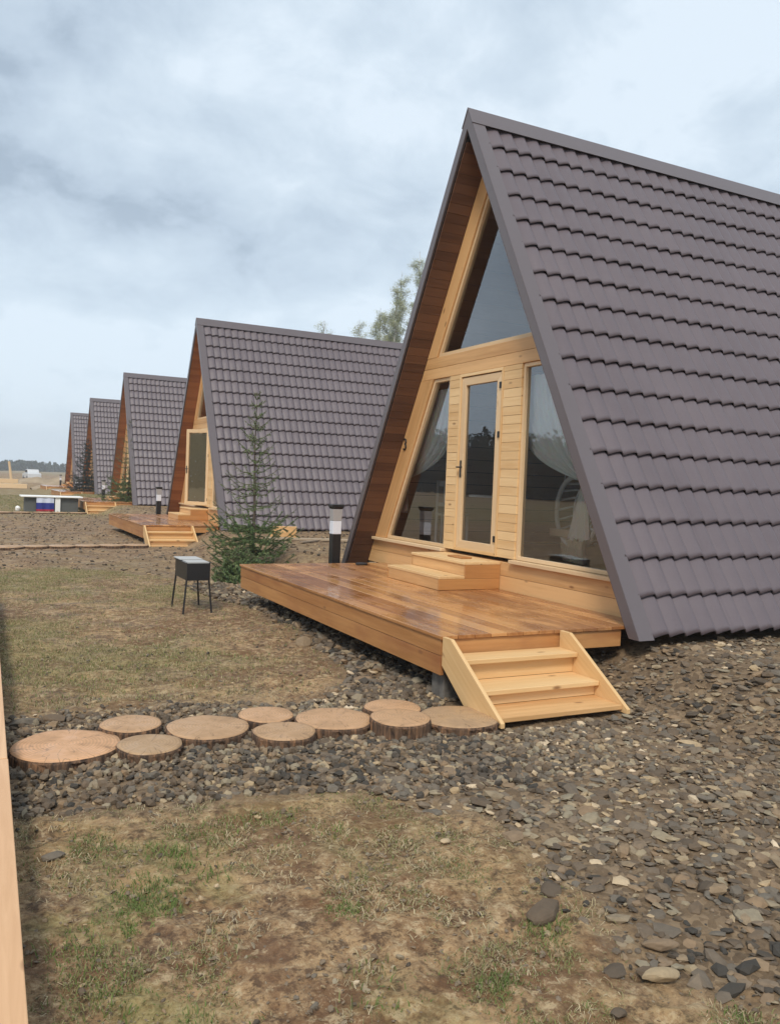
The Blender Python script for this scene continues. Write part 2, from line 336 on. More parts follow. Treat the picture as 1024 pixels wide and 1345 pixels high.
    hs = t.node('ShaderNodeHueSaturation', {'Color': c2, 'Saturation': 1.16, 'Value': 1.06}); t.set('Base Color', hs.outputs[0]); t.set('Roughness', t.ramp(nd, [(.35, g3(.55)), (.6, g3(.9))])); t.set('Specular IOR Level', .3)
    t.bump(t.math('ADD', nb, t.math('MULTIPLY', nc, .6)), .7, .03)
    me_F = F; fan = np.array([[c, k, (k+1) % na, (k+1) % na] for k in range(na)])
    o = npmesh('ground', V, me_F, m, {'gravel': np.append(D.ravel(), 0), 'green': np.append(gr.ravel(), .5)}, smooth=True)
    tag(o, kind='structure'); return o
build_ground()

# ------------------------------------------------------------------ cabin
Wd, H, LEN, FX = 2.948, 5.2406, 7.0, .32
SL = math.hypot(Wd, H)
def rl(off, z): return Wd*(1-z/H)-off*SL/H        # half width at height z, a given depth inside the roof plane
ZB = -.07
def roof_sheet(side):
    wx = .180; xs = np.arange(.13, LEN-.1, wx/14); nx = len(xs)
    ph = (xs % wx)/wx; wn_ = np.where(ph < .80, np.sin(np.pi/2*ph/.80)**1.15, np.cos(np.pi/2*(ph-.80)/.20)**1.3); wn_ = np.clip(wn_, 0, 1); wave = .032*wn_-.050+.0035*((xs % 1.08) < .03)
    V = []; F = []; base = 0
    ends = [6.094-.35*(16-i) for i in range(17)]
    for i, e in enumerate(ends):
        st = (ends[i-1]-.035) if i else .10
        ts = [0, .12, .5, .85, 1.]
        for t_ in ts:
            s_ = st+(e-st)*t_-.020*wn_*t_**3; lift = .004+.021*(t_**1.5)-(.012 if t_ == 0 else 0)
            jit = .0012*np.sin(xs*3.1+i*2.3)
            h = wave+lift+jit
            y = s_*Wd/SL+h*H/SL; z = H-s_*H/SL+h*Wd/SL
            V.append(np.stack([xs, -side*y if False else y*side, z], -1))
        # thin turned-down lip under the lower edge
        h = wave+.025-.009; s_ = e-.003-.020*wn_; V.append(np.stack([xs, (s_*Wd/SL+h*H/SL)*side, H-s_*H/SL+h*Wd/SL], -1))
        n = len(ts)+1
        for k in range(n-1):
            a = base+k*nx+np.arange(nx-1); F.append(np.stack([a, a+1, a+nx+1, a+nx], -1))
        base += n*nx
    return np.vstack(V), np.vstack(F)
def panel(mb, pts, x0, x1, gd): mb.yz(pts, x0, x1, gd)

def make_cabin():
    root = empty('a_frame_cabin', (0, 0, -.16)); O = (0, 0, -.16)
    def B(mb, name, mat_, parent=root, **k): return mb.build(name, mat_, parent, origin=O if True else None, **k)
    O_arr = np.array([0, 0, .16])
    for side in (-1, 1):
        V, F = roof_sheet(side)
        if side > 0: F = F[:, ::-1]
        rp = npmesh('roof_panel', V+O_arr, F, M['roof'], smooth=True, parent=root)
        # body of the roof under the tiles
        mb = MB(); mb.yz([(side*rl(.068, ZB+.02), ZB+.02), (side*.0, H-.068*SL/Wd), (0, H-.115*SL/Wd), (side*rl(.115, ZB+.02), ZB+.02)], .03, LEN-.03, (1, 0, 0))
        B(mb, 'roof_deck', M['membrane'], rp)
        # verge trims: front face plus flange lying on the tiles
        for x0, x1 in ((0, 1), (LEN, -1)):
            mb = MB(); k0 = -.006; zb = ZB-.02
            mb.yz([(side*rl(k0, zb), zb), (0, H-k0*SL/Wd), (0, H-(k0+.006)*SL/Wd), (side*rl(k0+.006, zb), zb)], *sorted((x0-.012*x1, x0+.15*x1)), (1, 0, 0))
            mb.yz([(side*rl(k0+.0065, zb), zb), (0, H-(k0+.0065)*SL/Wd), (0, H-.10*SL/Wd), (side*rl(.10, zb), zb)], *sorted((x0-.014*x1, x0+.012*x1)), (1, 0, 0))
            B(mb, 'verge_trim', M['trim'])
        # ridge cap wing
        mb = MB(); k = -.014; w = .20; u = (side*Wd/SL*w, -H/SL*w)
        mb.yz([(0, H-k*SL/Wd), (u[0]+side*.014*H/SL, H+u[1]+.014*Wd/SL), (u[0]+side*.007*H/SL, H+u[1]+.007*Wd/SL), (0, H-(k+.008)*SL/Wd)], -.02, LEN+.02, (1, 0, 0))
        B(mb, 'ridge_cap', M['trim'])
        # overhang boarding
        mb = MB(); nb = 52
        for i in range(nb):
            za = ZB+(H-.16*SL/Wd-ZB)*i/nb; zc = ZB+(H-.16*SL/Wd-ZB)*(i+.972)/nb; k1 = .118; k2 = .132+random.uniform(0, .002)
            mb.yz([(side*rl(k1, za), za), (side*rl(k1, zc), zc), (side*rl(k2, zc), zc), (side*rl(k2, za), za)], .014, FX-.004, (1, 0, 0))
        s_ = B(mb, 'soffit', M['soffit_dark'])
        mb = MB()
        for i in range(26):
            z0 = .25+(H-.22*SL/Wd-.25)*i/26; z1 = .25+(H-.22*SL/Wd-.25)*(i+.97)/26
            mb.yz([(side*rl(.13, z0), z0), (side*rl(.13, z1), z1), (side*rl(.145, z1), z1), (side*rl(.145, z0), z0)], FX+.11, LEN-.12, (1, 0, 0))
        B(mb, 'inner_lining', M['pine_pale'])
    # ---- front wall: base boards, slope boards, beam, siding strips
    off = .134; yi = lambda z: rl(off, z); mb = MB(); X0, X1 = FX, FX+.1
    for z0, z1, p in ((-.02, .148, 0), (.151, .298, .002)): mb.yz([(-yi(z0), z0), (yi(z0), z0), (yi(z1), z1), (-yi(z1), z1)], X0-p, X1, (0, 1, 0))
    gl_ = lambda z: 2.81-.5625*z-.34
    for s_ in (-1, 1):
        a, b = .342, 2.415
        gdv = (0, s_*-.5625, 1)
        mb.yz([(s_*gl_(a), a), (s_*yi(a), a), (s_*yi(b), b), (s_*gl_(b), b)], X0-.002, X1, gdv)
        a, b = 2.682, 4.46; t3 = lambda z: max(0, 2.56-.5625*z)
        top = yi(0)/.5625*.999
        mb.yz([(s_*t3(a), a), (s_*yi(a), a), (0, H-off*SL/Wd-.002), (0, 2.56/.5625)], X0-.002, X1, gdv)
    mb.yz([(-yi(2.417), 2.417), (yi(2.417), 2.417), (yi(2.545), 2.545), (-yi(2.545), 2.545)], X0+.001, X1, (0, 1, 0))
    mb.yz([(-yi(2.548), 2.548), (yi(2.548), 2.548), (yi(2.680), 2.680), (-yi(2.680), 2.680)], X0+.001, X1, (0, 1, 0))
    wall = B(mb, 'front_wall', M['pine'], bevel=.003)
    for (ya, yb) in ((.475, .706), (-.766, -.435)):
        mb = MB(); z = .342; i = 0
        while z < 2.414:
            z1 = min(z+.096, 2.414); p = random.uniform(0, .006)
            mb.yz([(ya, z+.0015), (yb, z+.0015), (yb, z1-.0015), (ya, z1-.0015)], X0+.004-p, X1, (0, 1, 0)); z = z1
        B(mb, 'siding_strip', M['pine_fresh'], wall, bevel=.002)
    # back wall + floor
    mb = MB(); z = .2
    while z < 4.6:
        z1 = z+.14; mb.yz([(-yi(z), z), (yi(z), z), (yi(z1), z1), (-yi(z1), z1)], LEN-.25, LEN-.15, (0, 1, 0)); z = z1+.002
    B(mb, 'back_wall', M['pine'])
    mb = MB(); mb.box((FX+.1, -2.4, .18), (LEN-.26, 2.4, .26), (1, 0, 0)); B(mb, 'floor', M['pine_pale'])
    for yy in (-2.2, 2.2):
        for xx in (.8, 3.6, 6.4):
            mb = MB(); mb.box((xx-.1, yy-.1, -.6), (xx+.1, yy+.1, .175)); B(mb, 'foundation_post', M['concrete'])
    # ---- windows: polygon frame ring + pane (+ sill)
    def ring(poly, w, x0, x1, name, matn, parent):
        # inset polygon by w
        n = len(poly); A = sum(poly[i][0]*poly[(i+1) % n][1]-poly[(i+1) % n][0]*poly[i][1] for i in range(n)); sg = 1 if A > 0 else -1
        inner = []
        for i in range(n):
            p0, p1, p2 = Vector(poly[i-1]), Vector(poly[i]), Vector(poly[(i+1) % n])
            d1 = (p1-p0).normalized(); d2 = (p2-p1).normalized(); n1 = Vector((-d1.y, d1.x))*sg; n2 = Vector((-d2.y, d2.x))*sg
            bis = (n1+n2); bis = bis/(bis.dot(n1)); inner.append(p1+bis*w)
        mb = MB()
        for i in range(n):
            j = (i+1) % n; d = Vector(poly[j])-Vector(poly[i])
            mb.yz([poly[i], poly[j], tuple(inner[j]), tuple(inner[i])], x0, x1, (0, d.x, d.y))
        return mb, [tuple(p) for p in inner]
    def window(poly, w=.038, recess=.02):
        mb, inner = ring(poly, w, FX+recess, FX+.09, 'window', M['pine_pale'], root)
        f = B(mb, 'window', M['pine_pale'], bevel=.002)
        mb = MB(); x = FX+recess+.035; mb.v = [(x, y, z) for y, z in inner]; mb.f = [tuple(range(len(inner)))[::-1]] if sum(inner[i][0]*inner[(i+1) % len(inner)][1]-inner[(i+1) % len(inner)][0]*inner[i][1] for i in range(len(inner))) > 0 else [tuple(range(len(inner)))]; mb.g = [(0, 0, 0)]*len(inner); mb.r = [0]*len(inner)
        B(mb, 'pane', M['glass'], f)
        return f
    g = lambda s_, z: s_*(gl_(z)-.004)
    wl_ = window([(.709, .344), (.709, 2.412), (g(1, 2.412), 2.412), (g(1, .344), .344)])
    wr_ = window([(-.769, .344), (-.769, 2.412), (g(-1, 2.412), 2.412), (g(-1, .344), .344)])
    t3 = lambda z: 2.56-.5625*z-.004
    window([(t3(2.684), 2.684), (0, 2.556/.5625), (-t3(2.684), 2.684)], .042, .02)
    for (ya, yb), f in (((.68, yi(.33)), wl_), ((-yi(.33), -.74), wr_)):
        mb = MB(); mb.box((FX-.055, ya, .301), (FX+.10, yb, .339), (0, 1, 0)); B(mb, 'sill', M['pine_pale'], f, bevel=.004)
    # ---- door
    mb, inner = ring([(.472, .342), (.472, 2.413), (-.432, 2.413), (-.432, .342)], .035, FX-.006, FX+.09, 'door', M['pine_fresh'], root)
    d = B(mb, 'door', M['pine_fresh'], bevel=.002)
    mb, inner = ring([(.433, .372), (.433, 2.366), (-.393, 2.366), (-.393, .372)], .092, FX+.006, FX+.062, 'door_leaf', M['pine_pale'], d)
    leaf = B(mb, 'door_leaf', M['pine_pale'], d, bevel=.004)
    mb = MB(); mb.v = [(FX+.034, y, z) for y, z in inner]; mb.f = [(0, 1, 2, 3)]; mb.g = [(0, 0, 0)]*4; mb.r = [0]*4; dp = B(mb, 'pane', M['glass'], d)
    if dp.data.polygons[0].normal.x > 0: dp.data.flip_normals()
    mb = MB(); mb.box((FX-.001, .374, 1.20), (FX+.005, .404, 1.40)); mb.tube([(FX-.001, .389, 1.32), (FX-.05, .389, 1.32)], .009, 8); mb.tube([(FX-.05, .397, 1.32), (FX-.052, .28, 1.32)], .009, 8)
    B(mb, 'handle', M['black'], d)
    for z in (2.22, 1.68, .53):
        mb = MB(); mb.box((FX-.010, -.405, z-.035), (FX+.0055, -.362, z+.035)); B(mb, 'hinge', M['black'], d, bevel=.003)
    # ---- house number, bracket shaped figure on the slope board
    mb = MB(); pts = []
    for c0, r_, a0, a1 in ((1.657, .034, 140, -80), (1.587, .038, 80, -140)):
        for k in range(9):
            a = R(a0+(a1-a0)*k/8); pts.append((FX-.010, 1.80-math.cos(a)*r_, c0+math.sin(a)*r_))
    mb.tube(pts, .011, 6); B(mb, 'house_number', M['black'])
    return root, s_
cabin, _ = make_cabin()
tag(cabin, 'nearest and largest A-frame cabin with wet deck, glazed pine front and brown tile roof', 'cabin', 'A-frame cabins in a receding row')

# ------------------------------------------------------------------ deck, steps, door step, lamp
def make_deck():
    O = (-.8, 0, -.49); root = empty('wooden_deck', O)
    B = lambda mb, n, m_, p=root, **k: mb.build(n, m_, p, origin=O, **k)
    mb = MB(); x = -1.745
    while x < FX-.02:
        w = min(.142, FX-.006-x)
        mb.box((x, -2.812 if x < -.05 else -2.79, -.028+random.uniform(-.0015, .0015)), (x+w, 2.25+random.uniform(-.006, .006), random.uniform(-.0015, .0015)), (0, 1, 0)); x += w+.005
    B(mb, 'deck_boards', M['deck'], bevel=.003)
    mb = MB(); mb.box((-1.733, -2.79, -.150), (-1.70, 2.235, -.030), (0, 1, 0)); mb.box((-1.730, -2.79, -.296), (-1.70, 2.235, -.153), (0, 1, 0)); B(mb, 'front_fascia', M['deck_side'], bevel=.003)
    mb = MB(); mb.box((-1.698, -2.795, -.168), (-.015, -2.765, -.031), (1, 0, 0)); B(mb, 'side_fascia', M['deck_side'], bevel=.003)
    mb = MB(); mb.box((-1.698, 2.205, -.296), (.0, 2.232, -.031), (1, 0, 0)); B(mb, 'side_fascia', M['deck_side'], bevel=.003)
    mb = MB()
    for x in (-1.62, -1.0, -.35): mb.box((x-.04, -2.74, -.17), (x+.04, 2.18, -.032), (0, 1, 0))
    B(mb, 'joist', M['weathered'])
    for x, y in ((-1.58, -2.66), (-1.15, -1.1), (-1.15, .6), (-1.3, 2.0), (-.5, -2.55), (-.5, 0), (-.5, 2.0)):
        zb = float(G(x, y))-.08
        mb = MB(); mb.box((x-.09, y-.09, zb), (x+.09, y+.09, -.172)); B(mb, 'support_block', M['concrete'], bevel=.006)
    return root
deck = make_deck()
def make_steps():
    O = (-1.18, -3.2, -.46); root = empty('wooden_steps', O)
    B = lambda mb, n, m_, p=root, **k: mb.build(n, m_, p, origin=O, **k)
    prof = [(-2.815, -.004), (-2.93, -.004), (-3.60, -.432), (-3.60, -.465), (-3.18, -.465), (-2.815, -.215)]
    for x0, x1 in ((-1.735, -1.705), (-.665, -.635)):
        mb = MB(); mb.yz(prof, x0, x1, (0, .85, .5)); B(mb, 'stringer', M['pine_fresh'], bevel=.003)
    for y0, y1, z in ((-2.817, -3.045, -.135), (-2.98, -3.30, -.295), (-3.24, -3.55, -.410)):
        mb = MB(); mb.box((-1.703, y1, z-.035), (-.667, y0, z), (1, 0, 0)); B(mb, 'tread', M['pine_fresh'] if z > -.4 else M['pine'], bevel=.005)
    for y, z0, z1 in ((-2.99, -.292, -.172), (-3.25, -.407, -.332)):
        mb = MB(); mb.box((-1.703, y-.0, z0), (-.667, y+.022, z1), (1, 0, 0)); B(mb, 'riser', M['pine_fresh'], bevel=.002)
    return root
steps = make_steps()
def make_doorstep():
    O = (0, .03, 0.002); root = empty('door_step', O)
    B = lambda mb, n, m_, p=root, **k: mb.build(n, m_, p, origin=O, **k)
    ya, yb = -.53, .66
    mb = MB(); mb.box((-.449, ya, .118), (-.131, yb, .148), (0, 1, 0)); B(mb, 'tread', M['pine_fresh'], bevel=.004)
    mb = MB(); mb.box((-.142, ya, .266), (FX-.004, yb, .296), (0, 1, 0)); B(mb, 'tread', M['pine_fresh'], bevel=.004)
    mb = MB(); mb.box((-.444, ya+.022, .003), (-.422, yb-.022, .117), (0, 1, 0)); B(mb, 'riser', M['pine'], bevel=.002)
    mb = MB(); mb.box((-.130, ya+.022, .149), (-.108, yb-.022, .265), (0, 1, 0)); B(mb, 'riser', M['pine'], bevel=.002)
    for y0 in (ya+.001, yb-.021):
        mb = MB(); mb.box((-.446, y0, .003), (FX-.006, y0+.020, .117), (1, 0, 0)); mb.box((-.129, y0, .119), (FX-.006, y0+.020, .265), (1, 0, 0)); B(mb, 'side_board', M['step_end'], bevel=.002)
    return root
doorstep = make_doorstep()
def make_lamp():
    x, y = -.33, 2.52; z = float(G(x, y))-.02; O = (x, y, z); root = empty('bollard_lamp', O)
    def sq(mb, z0, z1, a, b=None):
        b = b or a; v = [(x+i*a, y+j*a, z0) for i, j in ((-1, -1), (1, -1), (1, 1), (-1, 1))]+[(x+i*b, y+j*b, z1) for i, j in ((-1, -1), (1, -1), (1, 1), (-1, 1))]
        mb.piece(v, [(3, 2, 1, 0), (4, 5, 6, 7), (0, 1, 5, 4), (1, 2, 6, 5), (2, 3, 7, 6), (3, 0, 4, 7)])
    B = lambda mb, n, m_, p=root, **k: mb.build(n, m_, p, origin=O, **k)
    mb = MB(); sq(mb, z, z+.03, .09); B(mb, 'base_plate', M['black'], bevel=.004)
    mb = MB(); sq(mb, z+.031, .372, .062); B(mb, 'post', M['black'], bevel=.006)
    mb = MB(); sq(mb, .373, .552, .062); B(mb, 'diffuser', M['diffuser'], bevel=.006)
    mb = MB(); sq(mb, .553, .715, .062, .068); B(mb, 'lamp_head', M['lampgrey'], bevel=.004)
    mb = MB(); sq(mb, .716, .745, .066, .082); sq(mb, .746, .778, .084); B(mb, 'lamp_cap', M['black'], bevel=.003)
    return root
lamp = make_lamp()
# ---- the other cabins, each with its deck, steps, door step and lamp
GR = 'A-frame cabins in a receding row'
L_ = ['second A-frame cabin in the row, behind the tall thin spruce sapling, its glazed door ajar', 'third A-frame cabin in the row, partly hidden behind the second cabin', 'fourth A-frame cabin in the row, between the third and the farthest cabin', 'farthest and smallest A-frame cabin at the left end of the row']
DK = ['wide wet pine deck in front of the nearest cabin', 'pine deck in front of the second cabin, behind the black grill', 'low deck in front of the third cabin, half hidden by young spruces', 'deck of the fourth cabin, behind the draped table', 'small distant deck of the farthest cabin']
ST = ['fresh pale pine steps at the side of the nearest deck, beside the log slices', 'pale pine steps at the side of the second deck, behind the black grill', 'small pine steps by the deck of the third cabin', 'far pine steps beside the deck of the fourth cabin', 'tiny far pine steps beside the deck of the farthest cabin']
DS = ['two-tier pine door step below the glazed door of the nearest cabin', 'two-tier door step below the door of the second cabin', 'door step of the third cabin on its deck', 'door step of the fourth cabin on its deck', 'door step of the farthest cabin']
LP = ['black and white bollard lamp beyond the left end of the nearest deck', 'black and white bollard lamp at the deck of the second cabin', 'small bollard lamp beside the deck of the third cabin', 'distant bollard lamp beside the deck of the fourth cabin', 'distant bollard lamp beside the deck of the farthest cabin']
tag(deck, DK[0], 'deck', 'timber decks in front of the cabins'); tag(steps, ST[0], 'steps', 'side steps of the decks')
tag(doorstep, DS[0], 'door step', 'door steps of the cabins'); tag(lamp, LP[0], 'lamp', 'bollard lamps beside the decks')
SX, SY = .4332, 13.9668
for i in range(1, 5):
    sh = Vector((SX*i, SY*i, -.06))
    for src, lst in ((cabin, [None]+L_), (deck, DK), (steps, ST), (doorstep, DS), (lamp, LP)):
        c = copy_tree(src); c.location = Vector(src.location)+sh; c['label'] = lst[i]
        if src is cabin:
            for ch in kids(c):
                if i == 1 and ch.name.startswith('door'):
                    hv = Vector((FX-.0, -.393, 0)); mm = Matrix.Translation(hv) @ Matrix.Rotation(R(31), 4, 'Z') @ Matrix.Translation(-hv)
                    for gch in kids(ch):
                        if not gch.name.startswith('hinge'): gch.matrix_basis = mm
                    mb = MB(); mb.box((FX+.048, -.29, .48-.0), (FX+.055, .33, 2.26)); cc = mb.build('door_curtain', M['olive'], ch, origin=(0, 0, -.16)); cc.matrix_basis = mm
                if ch.name.startswith('soffit'):
                    ch.material_slots[0].link = 'OBJECT'; ch.material_slots[0].material = M['soffit_brown']

# ------------------------------------------------------------------ things inside the nearest cabin
def curtain(pts_in, tie, tail, sgn, label):
    """hung from a rail, swept to one side and tied, with a hanging tail"""
    ztop = 2.30; V = []; F = []; nu, nv = 70, 26
    (ya, yb) = pts_in
    for v in range(nv+1):
        q = v/nv
        for u in range(nu+1):
            p = u/nu
            y0 = ya+(yb-ya)*p
            # free edge falls lowest near the inner side, gathering to the tie
            yy = y0+(tie[0]-y0)*(q**(1.5+1.2*(1-p)))*1.0
            zt = tie[1]+.02*p; zz_ = ztop+(zt-ztop)*(q**(1.0-.25*(1-p)))
            sag = math.sin(math.pi*q)*(1-p)*.10
            x = .475+.026*math.sin(p*2*math.pi*11+q*1.5)*(1-.75*q)+.01*math.sin(p*40)
            V.append((x, yy, zz_-sag*.6))
    for v in range(nv):
        for u in range(nu): a = v*(nu+1)+u; F.append((a, a+1, a+nu+2, a+nu+1))
    b = len(V); nt = 10; mt = 24
    for v in range(nt+1):
        q = v/nt
        for u in range(mt+1):
            p = u/mt-.5; w = .08+(tail[2])*q
            V.append((.475+.026*math.sin(u*1.9)*(.4+q*.6), tie[0]+(tail[0]-tie[0])*q+p*w, tie[1]+(tail[1]-tie[1])*q+.02*math.sin(u*1.3)*q))
    for v in range(nt):
        for u in range(mt): a = b+v*(mt+1)+u; F.append((a, a+1, a+mt+2, a+mt+1))
    root = empty('curtain', (.52, tie[0], .26))
    V = np.array(V)-np.array([.52, tie[0], .26])
    npmesh('drape', V, np.array(F), M['curtain'], smooth=True, parent=root)
    mb = MB(); mb.tube([(.52, ya-.03*sgn, 2.31), (.52, yb+.03*sgn, 2.31)], .009, 8); mb.build('curtain_rod', M['steel'], root, origin=root.location)
    mb = MB(); mb.box((.485, tie[0]-.035, tie[1]-.012), (.555, tie[0]+.035, tie[1]+.012)); mb.build('tie_band', M['beige'], root, origin=root.location)
    tag(root, label, 'curtain', 'white curtains inside the nearest cabin')
curtain((-.50, -1.32), (-1.66, 1.18), (-1.60, .62, .26), -1, 'white curtain gathered aside behind the right-hand window of the nearest cabin')
curtain((.80, 1.34), (2.02, 1.16), (2.10, .72, .22), 1, 'white curtain gathered aside behind the left slanted window of the nearest cabin')
def swing_chair():
    c = Vector((.86, -1.10, .88)); O = (.86, -1.10, .26); root = empty('hanging_chair', O)
    B = lambda mb, n, m_, **k: mb.build(n, m_, root, origin=O, **k)
    mb = MB(); r_ = .36
    def rg(cen, rx, rz, tilt=0, n=26, rad=.017, depth=0):
        return [cen+Vector((depth, math.cos(2*math.pi*k/n)*rx, math.sin(2*math.pi*k/n)*rz)) for k in range(n+1)]
    mb.tube(rg(c, .34, .38), .026, 8)
    mb.tube(rg(c, .27, .31, depth=.18), .012, 6); mb.tube(rg(c, .18, .22, depth=.28), .012, 6)
    for k in range(22):
        a = 2*math.pi*k/22
        mb.tube([c+Vector((0, math.cos(a)*.34, math.sin(a)*.38)), c+Vector((.18, math.cos(a+.12)*.30, math.sin(a+.12)*.36)), c+Vector((.28, math.cos(a+.25)*.18, math.sin(a+.25)*.22)), c+Vector((.31, 0, 0))], .013, 5)
    B(mb, 'woven_shell', M['white'], smooth=True)
    mb = MB(); mb.tube([c+Vector((.1, 0, .36)), (.98, -.95, 3.0)], .010, 6); mb.tube([c+Vector((.02, .28, .21)), (.98, -.95, 2.3)], .006, 5); B(mb, 'rope', M['white'])
    mb = MB()
    for k in range(9): mb.tube([(.80+.015*k, -1.30+.055*k, .66), (.78+.015*k, -1.30+.055*k, .50), (.81+.015*k, -1.31+.056*k, .34)], [.036, .040, .030], 8)
    mb.box((.80, -1.32, .60), (1.2, -.72, .68)); B(mb, 'seat_cushion', M['beige'], smooth=False, bevel=.01)
    tag(root, 'white woven hanging chair behind the right-hand window', 'hanging chair')
swing_chair()
def chair_in(loc, rz, label):
    O = loc; root = empty('chair', O, rz)
    mb = MB(); mb.box((-.2, -.2, .42), (.2, .2, .455)); mb.build('seat', M['white'], root, bevel=.01)
    for i in (-1, 1):
        for j in (-1, 1):
            mb = MB(); mb.box((i*.18-.016, j*.18-.016, 0), (i*.18+.016, j*.18+.016, .9 if j > 0 else .418)); mb.build('leg', M['white'], root, bevel=.003)
    mb = MB(); mb.box((-.16, .168, .82), (.16, .19, .9))
    mb.box((-.16, .168, .55), (.16, .19, .6))
    for k in (-1, 0, 1): mb.box((k*.08-.014, .17, .6), (k*.08+.014, .188, .82))
    mb.build('backrest', M['white'], root, bevel=.003); tag(root, label, 'chair')
chair_in((1.15, 1.9, .262), 2.4, 'white slatted chair just behind the left slanted window')
def tbl_in():
    O = (1.35, 1.1, .262); root = empty('round_table', O)
    mb = MB(); n = 28
    mb.tube([(0, 0, .70), (0, 0, .73)], .38, n); mb.build('tabletop', M['white'], root)
    mb = MB(); mb.tube([(0, 0, .02), (0, 0, .69)], [.04, .03], 10); mb.tube([(0, 0, 0), (0, 0, .02)], .22, 20); mb.build('pedestal', M['white'], root)
    tag(root, 'round white table indoors behind the left slanted window', 'table')
tbl_in()
# bits on the deck
mb = MB(); mb.box((.02, -.20, .298), (.16, .10, .316), (0, 1, 0)); o = mb.build('wood_offcut', M['step_end'], None, origin=(.09, -.05, .298), bevel=.004); tag(o, 'short brown wooden offcut lying on the door step by the door', 'wood scrap')
mb = MB(); mb.tube([(-.16, 2.0, .002), (-.16, 2.0, .022), (-.16, 2.0, .03)], [.075, .085, .05], 14); o = mb.build('lid', M['soot'], None, origin=(-.16, 2.0, .002), smooth=False); tag(o, 'small flat black lid lying at the back end of the nearest deck', 'lid')

# ------------------------------------------------------------------ grill
def grill():
    cx_, cy_ = -2.44, 1.86; z = float(G(cx_, cy_)); O = (cx_, cy_, z); root = empty('charcoal_grill', O)
    B = lambda mb, n, m_, p=root, **k: mb.build(n, m_, p, origin=O, **k)
    a, b = .135, .30; zt, zb = .085, -.115
    mb = MB(); th = .004; 
    mb.box((cx_-a, cy_-b, zb), (cx_-a+th, cy_+b, zt)); mb.box((cx_+a-th, cy_-b, zb), (cx_+a, cy_+b, zt))
    mb.box((cx_-a+th, cy_-b, zb), (cx_+a-th, cy_-b+th, zt)); mb.box((cx_-a+th, cy_+b-th, zb), (cx_+a-th, cy_+b, zt)); mb.box((cx_-a+th, cy_-b+th, zb), (cx_+a-th, cy_+b-th, zb+th))
    for s_ in (-1, 1): mb.box(*[tuple(v) for v in ((min(cx_+s_*a, cx_+s_*(a+.018)), cy_-b-.01, zt), (max(cx_+s_*a, cx_+s_*(a+.018)), cy_+b+.01, zt+.004))])
    fb = B(mb, 'firebox', M['black'])
    mb = MB(); mb.box((cx_-a+.01, cy_-b+.02, zt-.02), (cx_+a-.01, cy_+b-.22, zt+.012)); mb.box((cx_-a-.02, cy_-.02, zt+.014), (cx_+a-.02, cy_+b+.03, zt+.022)); B(mb, 'ash_tray', M['ash'], fb)
    for i in (-1, 1):
        for j in (-1, 1):
            mb = MB(); mb.tube([(cx_+i*(a-.01), cy_+j*(b-.03), zb+.06), (cx_+i*(a+.03), cy_+j*(b-.0), z-.01)], .011, 6); B(mb, 'leg', M['black'])
    tag(root, 'black steel charcoal grill on four thin legs standing on the grass', 'grill')
grill()

# ------------------------------------------------------------------ log slices
def endgrain():
    m = mat('log_top', (.5, .35, .22), .7); t = NT(m); o = t.obj()
    rad = t.node('ShaderNodeVectorMath', {0: t.mapv(o, (1, 1, 0))}, operation='LENGTH').outputs['Value']
    n = t.noise(o, 3, 4, .6); rings = t.node('ShaderNodeMath', {0: t.math('MULTIPLY', t.math('ADD', rad, t.math('MULTIPLY', n, .05)), 330.)}, operation='SINE').outputs[0]
    tone = t.attr('tone', 'Fac'); c = t.mix(tone, (.42, .275, .145), (.68, .375, .19))
    blot = t.noise(o, 6, 5, .65); c = t.mix(t.ramp(blot, [(.45, g3(0)), (.75, g3(.6))]), c, (.25, .155, .09))
    c = t.mix(t.math('MULTIPLY', t.math('ADD', rings, 1), .13), c, (.16, .09, .05))
    sx_ = t.node('ShaderNodeSeparateXYZ', {0: o}); an = t.math('ARCTAN2', sx_.outputs[1], sx_.outputs[0])
    cn = t.node('ShaderNodeTexNoise', {'Vector': t.node('ShaderNodeCombineXYZ', {0: t.math('MULTIPLY', an, 2.4), 1: t.math('MULTIPLY', rad, 2.0), 2: t.math('MULTIPLY', t.node('ShaderNodeObjectInfo').outputs['Random'], 40.)}).outputs[0], 'Scale': 1., 'Detail': 3.}).outputs['Fac']
    ck = t.ramp(t.math('ABSOLUTE', t.math('SUBTRACT', cn, .5)), [(.003, g3(.6)), (.009, g3(0))]); c = t.mix(ck, c, (.10, .055, .03))
    t.set('Base Color', c); t.set('Roughness', t.ramp(blot, [(.4, g3(.4)), (.6, g3(.75))])); t.bump(t.noise(t.mapv(o, (60, 8, 8)), 1, 3), .2, .003); return m
M['log_top'] = endgrain()
m = mat('log_bark', (.2, .1, .05), .9); t = NT(m); n_ = t.noise(t.mapv(t.obj(), (45, 45, 5)), 1, 4, .6)
t.set('Base Color', t.ramp(n_, [(.36, (.05, .03, .02)), (.55, (.15, .085, .048)), (.75, (.36, .18, .085))])); t.bump(n_, 1, .02); M['log_bark'] = m
